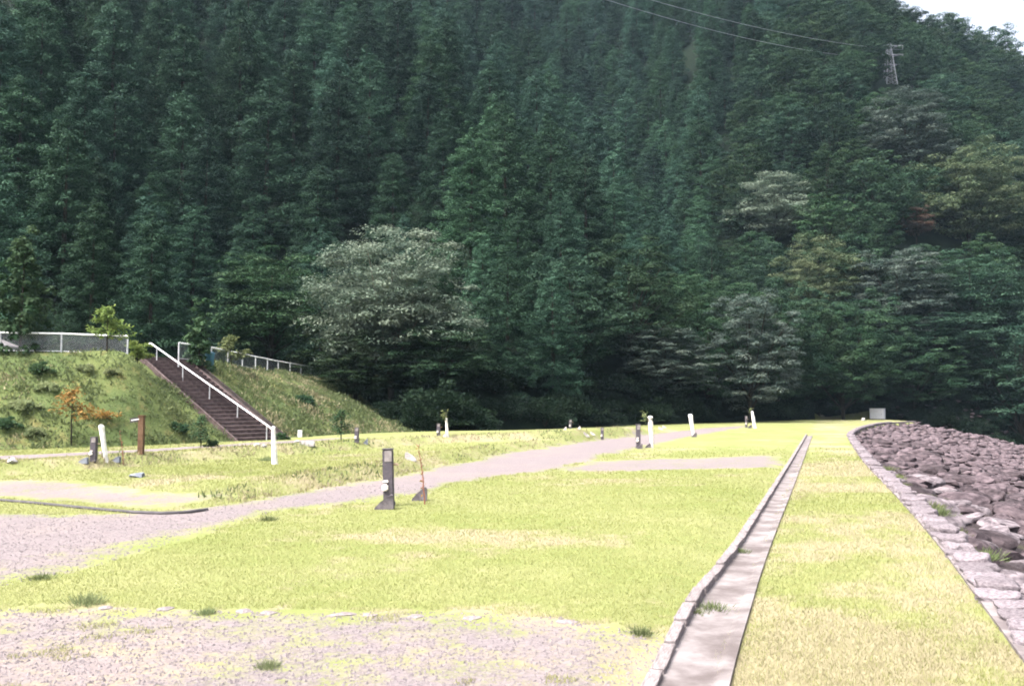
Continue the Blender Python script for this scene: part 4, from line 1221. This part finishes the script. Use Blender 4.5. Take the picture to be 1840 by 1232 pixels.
# dark curved edging strip beside the gravel bay
def edging():
    pts = []
    for px, py in ((-60, 897), (0, 900), (60, 905), (120, 911), (180, 917), (240, 922), (290, 924), (340, 922), (372, 917)):
        p = hit(px, py); pts.append(Vector((p.x, p.y, h1(p.x, p.y) + .015)))
    o = MB().tube(pts, .028, 8).build('edging_strip', M['black'], None)
    setp(o, 'dark curved edging strip along the gravel bay', 'edging')
edging()

# weed tufts
def tuft_mesh(seed, n=240, Ht=.17, R=.19, mat='weedblue', lw=.011):
    r = np.random.default_rng(seed)
    C = np.stack([r.normal(size=n) * R * .45, r.normal(size=n) * R * .45, np.full(n, -.01)], 1)
    A = np.stack([C[:, 0] / R + r.normal(size=n) * .4, C[:, 1] / R + r.normal(size=n) * .4, np.full(n, 1.1)], 1)
    L = Ht * r.uniform(.5, 1.2, n)
    me = quads_mesh('tuft', leaves_V(C, A, L, np.full(n, lw), r, .04), 4, r.random(n)); me.materials.append(M[mat]); return me
TUF = [tuft_mesh(500 + i) for i in range(3)]; TUD = tuft_mesh(510, 220, .13, .15, 'weed', .009); TUG = [tuft_mesh(520 + i, 200, .12, .17, 'weed', .009) for i in range(3)]
for me, px, py, s, lb in ((TUF[0], 157, 1085, .6, 'tall bluish green weed tuft at the near corner of the lawn'), (TUF[1], 372, 1103, .35, 'small weed tuft between the lawn edging stones'),
                          (TUD, 1150, 1140, .55, 'dark olive weed tuft on the gravel near the drain'), (TUF[2], 481, 1200, .35, 'small bluish weed tuft alone on the near gravel'),
                          (TUG[0], 1332, 994, .6, 'green weed tuft growing in the drain, farther one'), (TUG[1], 1280, 1096, .7, 'green weed tuft growing in the drain, nearer one'),
                          (TUG[2], 75, 1040, .6, 'weed tuft on the gravel verge near the picture edge'), (TUG[0], 484, 935, .7, 'weed tuft where the lawn meets the gravel road'),
                          (TUF[0], 480, 828, .8, 'green tuft at the foot of the white post by the stairs'), (TUD, 1250, 1105, .5, 'dark tuft against the drain kerb')):
    p = hit(px, py); setp(ob('weed_tuft', me, None, None, p, (0, 0, random.random() * 6), s), lb, 'weed')
rr_ = random.Random(12)
kp = [(p, t) for p, t in line_points(KERB_S, lambda: rr_.uniform(.4, 1.1)) if 5 < p.y < 26]
for p, t in kp:
    c = p + Vector((t.y, -t.x, 0)) * rr_.uniform(.46, .72)
    if rr_.random() < .6:
        setp(ob('weed_tuft', TUG[rr_.randrange(3)], None, None, (c.x, c.y, h1(c.x, c.y) + .02), (0, 0, rr_.random() * 6), rr_.uniform(.8, 1.5)), 'green weed tuft growing in the gap between kerb and river stones', 'weed', 'weeds between kerb and stones')

# ================================================================== GRASS BLADES AND PEBBLES (uncountable)
def lawn_blades():
    r = np.random.default_rng(23)
    n = 1700000
    y = 3.6 + 40 * r.random(n) ** 2.8; x = (r.random(n) * 2 - 1) * .62 * (y + .8)
    P = np.stack([x, y], 1)
    jg = jagf(x, y); lawn = sdf(P, LAWN) - jg
    kin = inside(P, KERB_POLY); kd = seg_dist(P, KERB_S)[0]
    dl, sl, _ = seg_dist(P, DR_L); dr_, sr, _ = seg_dist(P, DR_R)
    onstrip = ((sr < 0) | (dr_ < .26 * fbm(x, y, 2.5) - .06)) & ~kin & (kd > -.02 + .05 * fbm(x, y, 3.)) & (y > 3.6)
    patch = fbm(x, y, 1.1); fine = fbm(x + 9, y + 4, 4.0)
    road = np.maximum.reduce([sdf(P, ROAD), sdf(P, FRONT), sdf(P, CROSS), sdf(P, BAY), sdf(P, TOEPATH)]) + jg
    other = (sl > 0) & (dl > .15) & (road < 0) & (lawn < 0)
    front = (sdf(P, FRONT) > 0) & (sl > 0) & (dl > .2)
    d1, s1, a1 = seg_dist(P, ROAD_UP); d2, s2, a2 = seg_dist(P, BANK2)
    u = r.random(n) + .8 * sstep(y, 18, 46)
    keep = ((lawn > 0) & (dl > .12) & (u < .66)) | (onstrip & (u < .56 + .4 * (patch - .5))) | (other & (u < .5)) | (front & (patch + .5 * (fine - .5) > .60) & (u < .45))
    P, x, y = P[keep], x[keep], y[keep]
    lawn, onstrip, front, patch, fine = lawn[keep] > 0, onstrip[keep], front[keep], patch[keep], fine[keep]
    bank = ((s1[keep] > 0) & (d1[keep] < 1.2) & (a1[keep] > 1)) | ((s2[keep] > 0) & (d2[keep] < .9))
    z = H(P)
    m = len(P)
    hgt = np.where(lawn, .018, .026) * r.uniform(.6, 1.5, m) * (1 + .03 * y)
    hgt = np.where(bank, hgt * 1.5, hgt)
    w = (.0008 + .00033 * y) * r.uniform(.7, 1.3, m)
    C = np.stack([x, y, z - .004], 1)
    A = np.stack([r.normal(size=m) * .65, r.normal(size=m) * .65, np.ones(m)], 1); A = unit(A)
    ang = r.random(m) * 6.283
    B = np.stack([np.cos(ang), np.sin(ang), np.zeros(m)], 1)
    V = np.stack([C - B * w[:, None], C + B * w[:, None], C + A * hgt[:, None]], 1)
    tint = np.clip(.5 + 1.5 * (fbm(x, y, .33) - .5) + .7 * (fbm(x + 3, y + 8, 2.2) - .5) + .13 * r.normal(size=m), 0, 1)
    dryp = np.where(onstrip, .44 + .22 * sstep(y, 14, 5), .06) + dryf(x, y)
    dryp = sstep(dryp, .15, .75) * .85
    dryp = np.where(bank, .3, dryp); dryp = np.where(front, .42, dryp)
    dry = r.random(m) < dryp
    print('blades', m)
    for nm, mask, mt, lb in (('lawn_grass', ~dry, 'blade', 'short yellow-green grass of the lawns and grass path'), ('dry_lawn_grass', dry, 'straw', 'dry straw-coloured grass in the lawns and grass path')):
        setp(ob(nm, quads_mesh(nm, V[mask], 3, tint[mask]), M[mt]), lb, 'grass', kind='stuff')
lawn_blades()
def bank_tufts():
    r = np.random.default_rng(29); Cs = []; As = []; Ls = []
    for line, cnt, hh in ((ROAD_UP, 4500, .10), (BANK2, 4500, .11)):
        seg = np.array(line); k = r.integers(0, len(seg) - 1, cnt); t = r.random(cnt)[:, None]
        p = seg[k] * (1 - t) + seg[k + 1] * t; tn = seg[k + 1] - seg[k]; tn /= np.linalg.norm(tn, axis=1, keepdims=True)
        off = r.uniform(.05, .95, cnt)[:, None]; p = p + np.stack([-tn[:, 1], tn[:, 0]], 1) * off
        d, s, a = seg_dist(p, line)
        keep = (fbm(p[:, 0], p[:, 1], .9) > .42) & (p[:, 1] < 46) & ((a > 1.5) | (line is BANK2)); p = p[keep]
        Cs.append(np.stack([p[:, 0], p[:, 1], H(p) - .01], 1)); Ls.append(hh * r.uniform(.5, 1.4, len(p)))
    C = np.concatenate(Cs); L = np.concatenate(Ls); A = r.normal(size=C.shape) * .6 + np.array([0, -.1, .9])
    V = leaves_V(C, A, L, L * .22, r); tint = r.random(len(C))
    g = fbm(C[:, 0], C[:, 1], .6) + .12 * r.normal(size=len(C)) > .58
    setp(ob('dry_bank_tufts', quads_mesh('dry_bank_tufts', V[~g], 4, tint[~g]), M['straw']), 'dry straw grass fringing the low terrace banks', 'grass', kind='stuff')
    setp(ob('green_bank_tufts', quads_mesh('green_bank_tufts', V[g], 4, tint[g]), M['weed']), 'green rank grass fringing the low terrace banks', 'grass', kind='stuff')
bank_tufts()
def pebbles():
    r = np.random.default_rng(41); n = 60000
    y = 4.0 + 14 * r.random(n) ** 2; x = r.uniform(-.62, .25, n) * (y + .5)
    P = np.stack([x, y], 1)
    inr = np.maximum(sdf(P, FRONT), sdf(P, ROAD)) + .3 * (fbm(x, y, 2.0) - .5)
    dl, sl, _ = seg_dist(P, DR_L)
    k = (inr > .05) & (sl > 0) & (dl > .05); P = P[k]; z = H(P); m = len(P); print('pebbles', m)
    s = (.004 + .007 * r.random(m) ** 2) * (1 + .05 * P[:, 1])
    O = np.array([[1, 0, 0], [-.1, 1, 0], [-1, .1, 0], [0, -1, 0], [.1, 0, .75]], float)
    F = np.array([[0, 1, 4], [1, 2, 4], [2, 3, 4], [3, 0, 4]])
    a = r.random(m) * 6.28; ca, sa = np.cos(a), np.sin(a)
    J = O[None] * (1 + .35 * r.normal(size=(m, 5, 1)).clip(-1.2, 1.2)) * s[:, None, None]
    X = J[..., 0] * ca[:, None] - J[..., 1] * sa[:, None] * .8; Y = J[..., 0] * sa[:, None] + J[..., 1] * ca[:, None] * .8
    V = np.stack([X + P[:, :1], Y + P[:, 1:], J[..., 2] + z[:, None] + .001], -1)
    T = V[:, F].reshape(-1, 3, 3)
    setp(ob('gravel_stones', quads_mesh('gravel_stones', T, 3), M['pebble']), 'loose pinkish grey gravel on the near track', 'gravel', kind='stuff')
pebbles()

# ================================================================== PYLON AND POWER LINES
def pylon():
    D = 185.0
    top = at(1597, 80, D); x, y = top.x, top.y; z0 = h1(x, y); Ht = top.z - z0
    print('pylon height', Ht)
    root = setp(empty('power_pylon', (x, y, z0)), 'pale steel power pylon rising above trees near the ridge', 'pylon')
    hb, ht = 1.1, .28
    def leg(sx, sy): return [Vector((sx * hb, sy * hb, -.5)), Vector((sx * ht, sy * ht, Ht))]
    for sx, sy in ((1, 1), (1, -1), (-1, -1), (-1, 1)):
        MB().tube(leg(sx, sy), .085, 6).build('leg', M['pylon'], root)
    m = MB(); nl = 11
    cs = ((1, 1), (1, -1), (-1, -1), (-1, 1))
    for i in range(nl):
        a, b = i / nl, (i + 1) / nl
        for k in range(4):
            A0, A1 = leg(*cs[k]); B0, B1 = leg(*cs[(k + 1) % 4])
            m.tube([A0.lerp(A1, a), B0.lerp(B1, b)], .03, 5, False); m.tube([B0.lerp(B1, a), A0.lerp(A1, b)], .03, 5, False)
    m.build('lattice_bracing', M['pylon'], root)
    for dz, l, r_len in ((-.4, 1.6, 2.9), (-2.3, 1.6, 2.9), (-4.4, 1.4, 2.2)):
        z = Ht + dz
        m = MB()
        for s, q in ((-1, l), (1, r_len)):
            for yy in (-.25, .25): m.tube([(0, yy, z), (s * q, 0, z + .15)], .08, 5)
            m.tube([(0, 0, z - .5), (s * q, 0, z + .15)], .07, 5)
        m.build('crossarm', M['pylon'], root)
    for q in (2.85, -1.55):
        for dz in (-.4, -2.3): MB().tube([(q, 0, Ht + dz + .1), (q, 0, Ht + dz - .75)], .12, 6).build('insulator', M['pylon'], root)
    for (q, dz, px, py, dist, sag, lb) in ((-1.55, -2.3, 1110, -12, 118, 2.2, 'lower power line crossing the upper forest toward the pylon'), (2.85, -.4, 1185, -10, 122, 1.8, 'upper power line crossing the upper forest toward the pylon')):
        A = Vector((x + q, y, z0 + Ht + dz - .75)); B = at(px, py, dist); B = A + (B - A) * 1.25
        pts = [A.lerp(B, i / 28) - Vector((0, 0, 4 * sag * (i / 28) * (1 - i / 28))) for i in range(29)]
        setp(MB().tube(pts, .026, 5).build('power_line', M['wire'], None), lb, 'cable')
pylon()

# ================================================================== AIR
def haze():
    m, nt = nodes('air')
    v = N(nt, 'ShaderNodeVolumePrincipled', Density=0.00012, Anisotropy=0.2)
    v.inputs['Color'].default_value = (0.56, 0.80, 1.0, 1)
    o = nt.nodes.new('ShaderNodeOutputMaterial'); lk(nt, v.outputs[0], o.inputs['Volume'])
    b = MB().box((0, 260, 110), (2100, 560, 250)); ha = b.build('haze', m, None); ha['kind'] = 'stuff'
    setp(ha, 'thin blue haze in the valley air', 'haze')
haze()
print('objects', len(bpy.data.objects), 'tris', sum(len(me.polygons) for me in bpy.data.meshes))
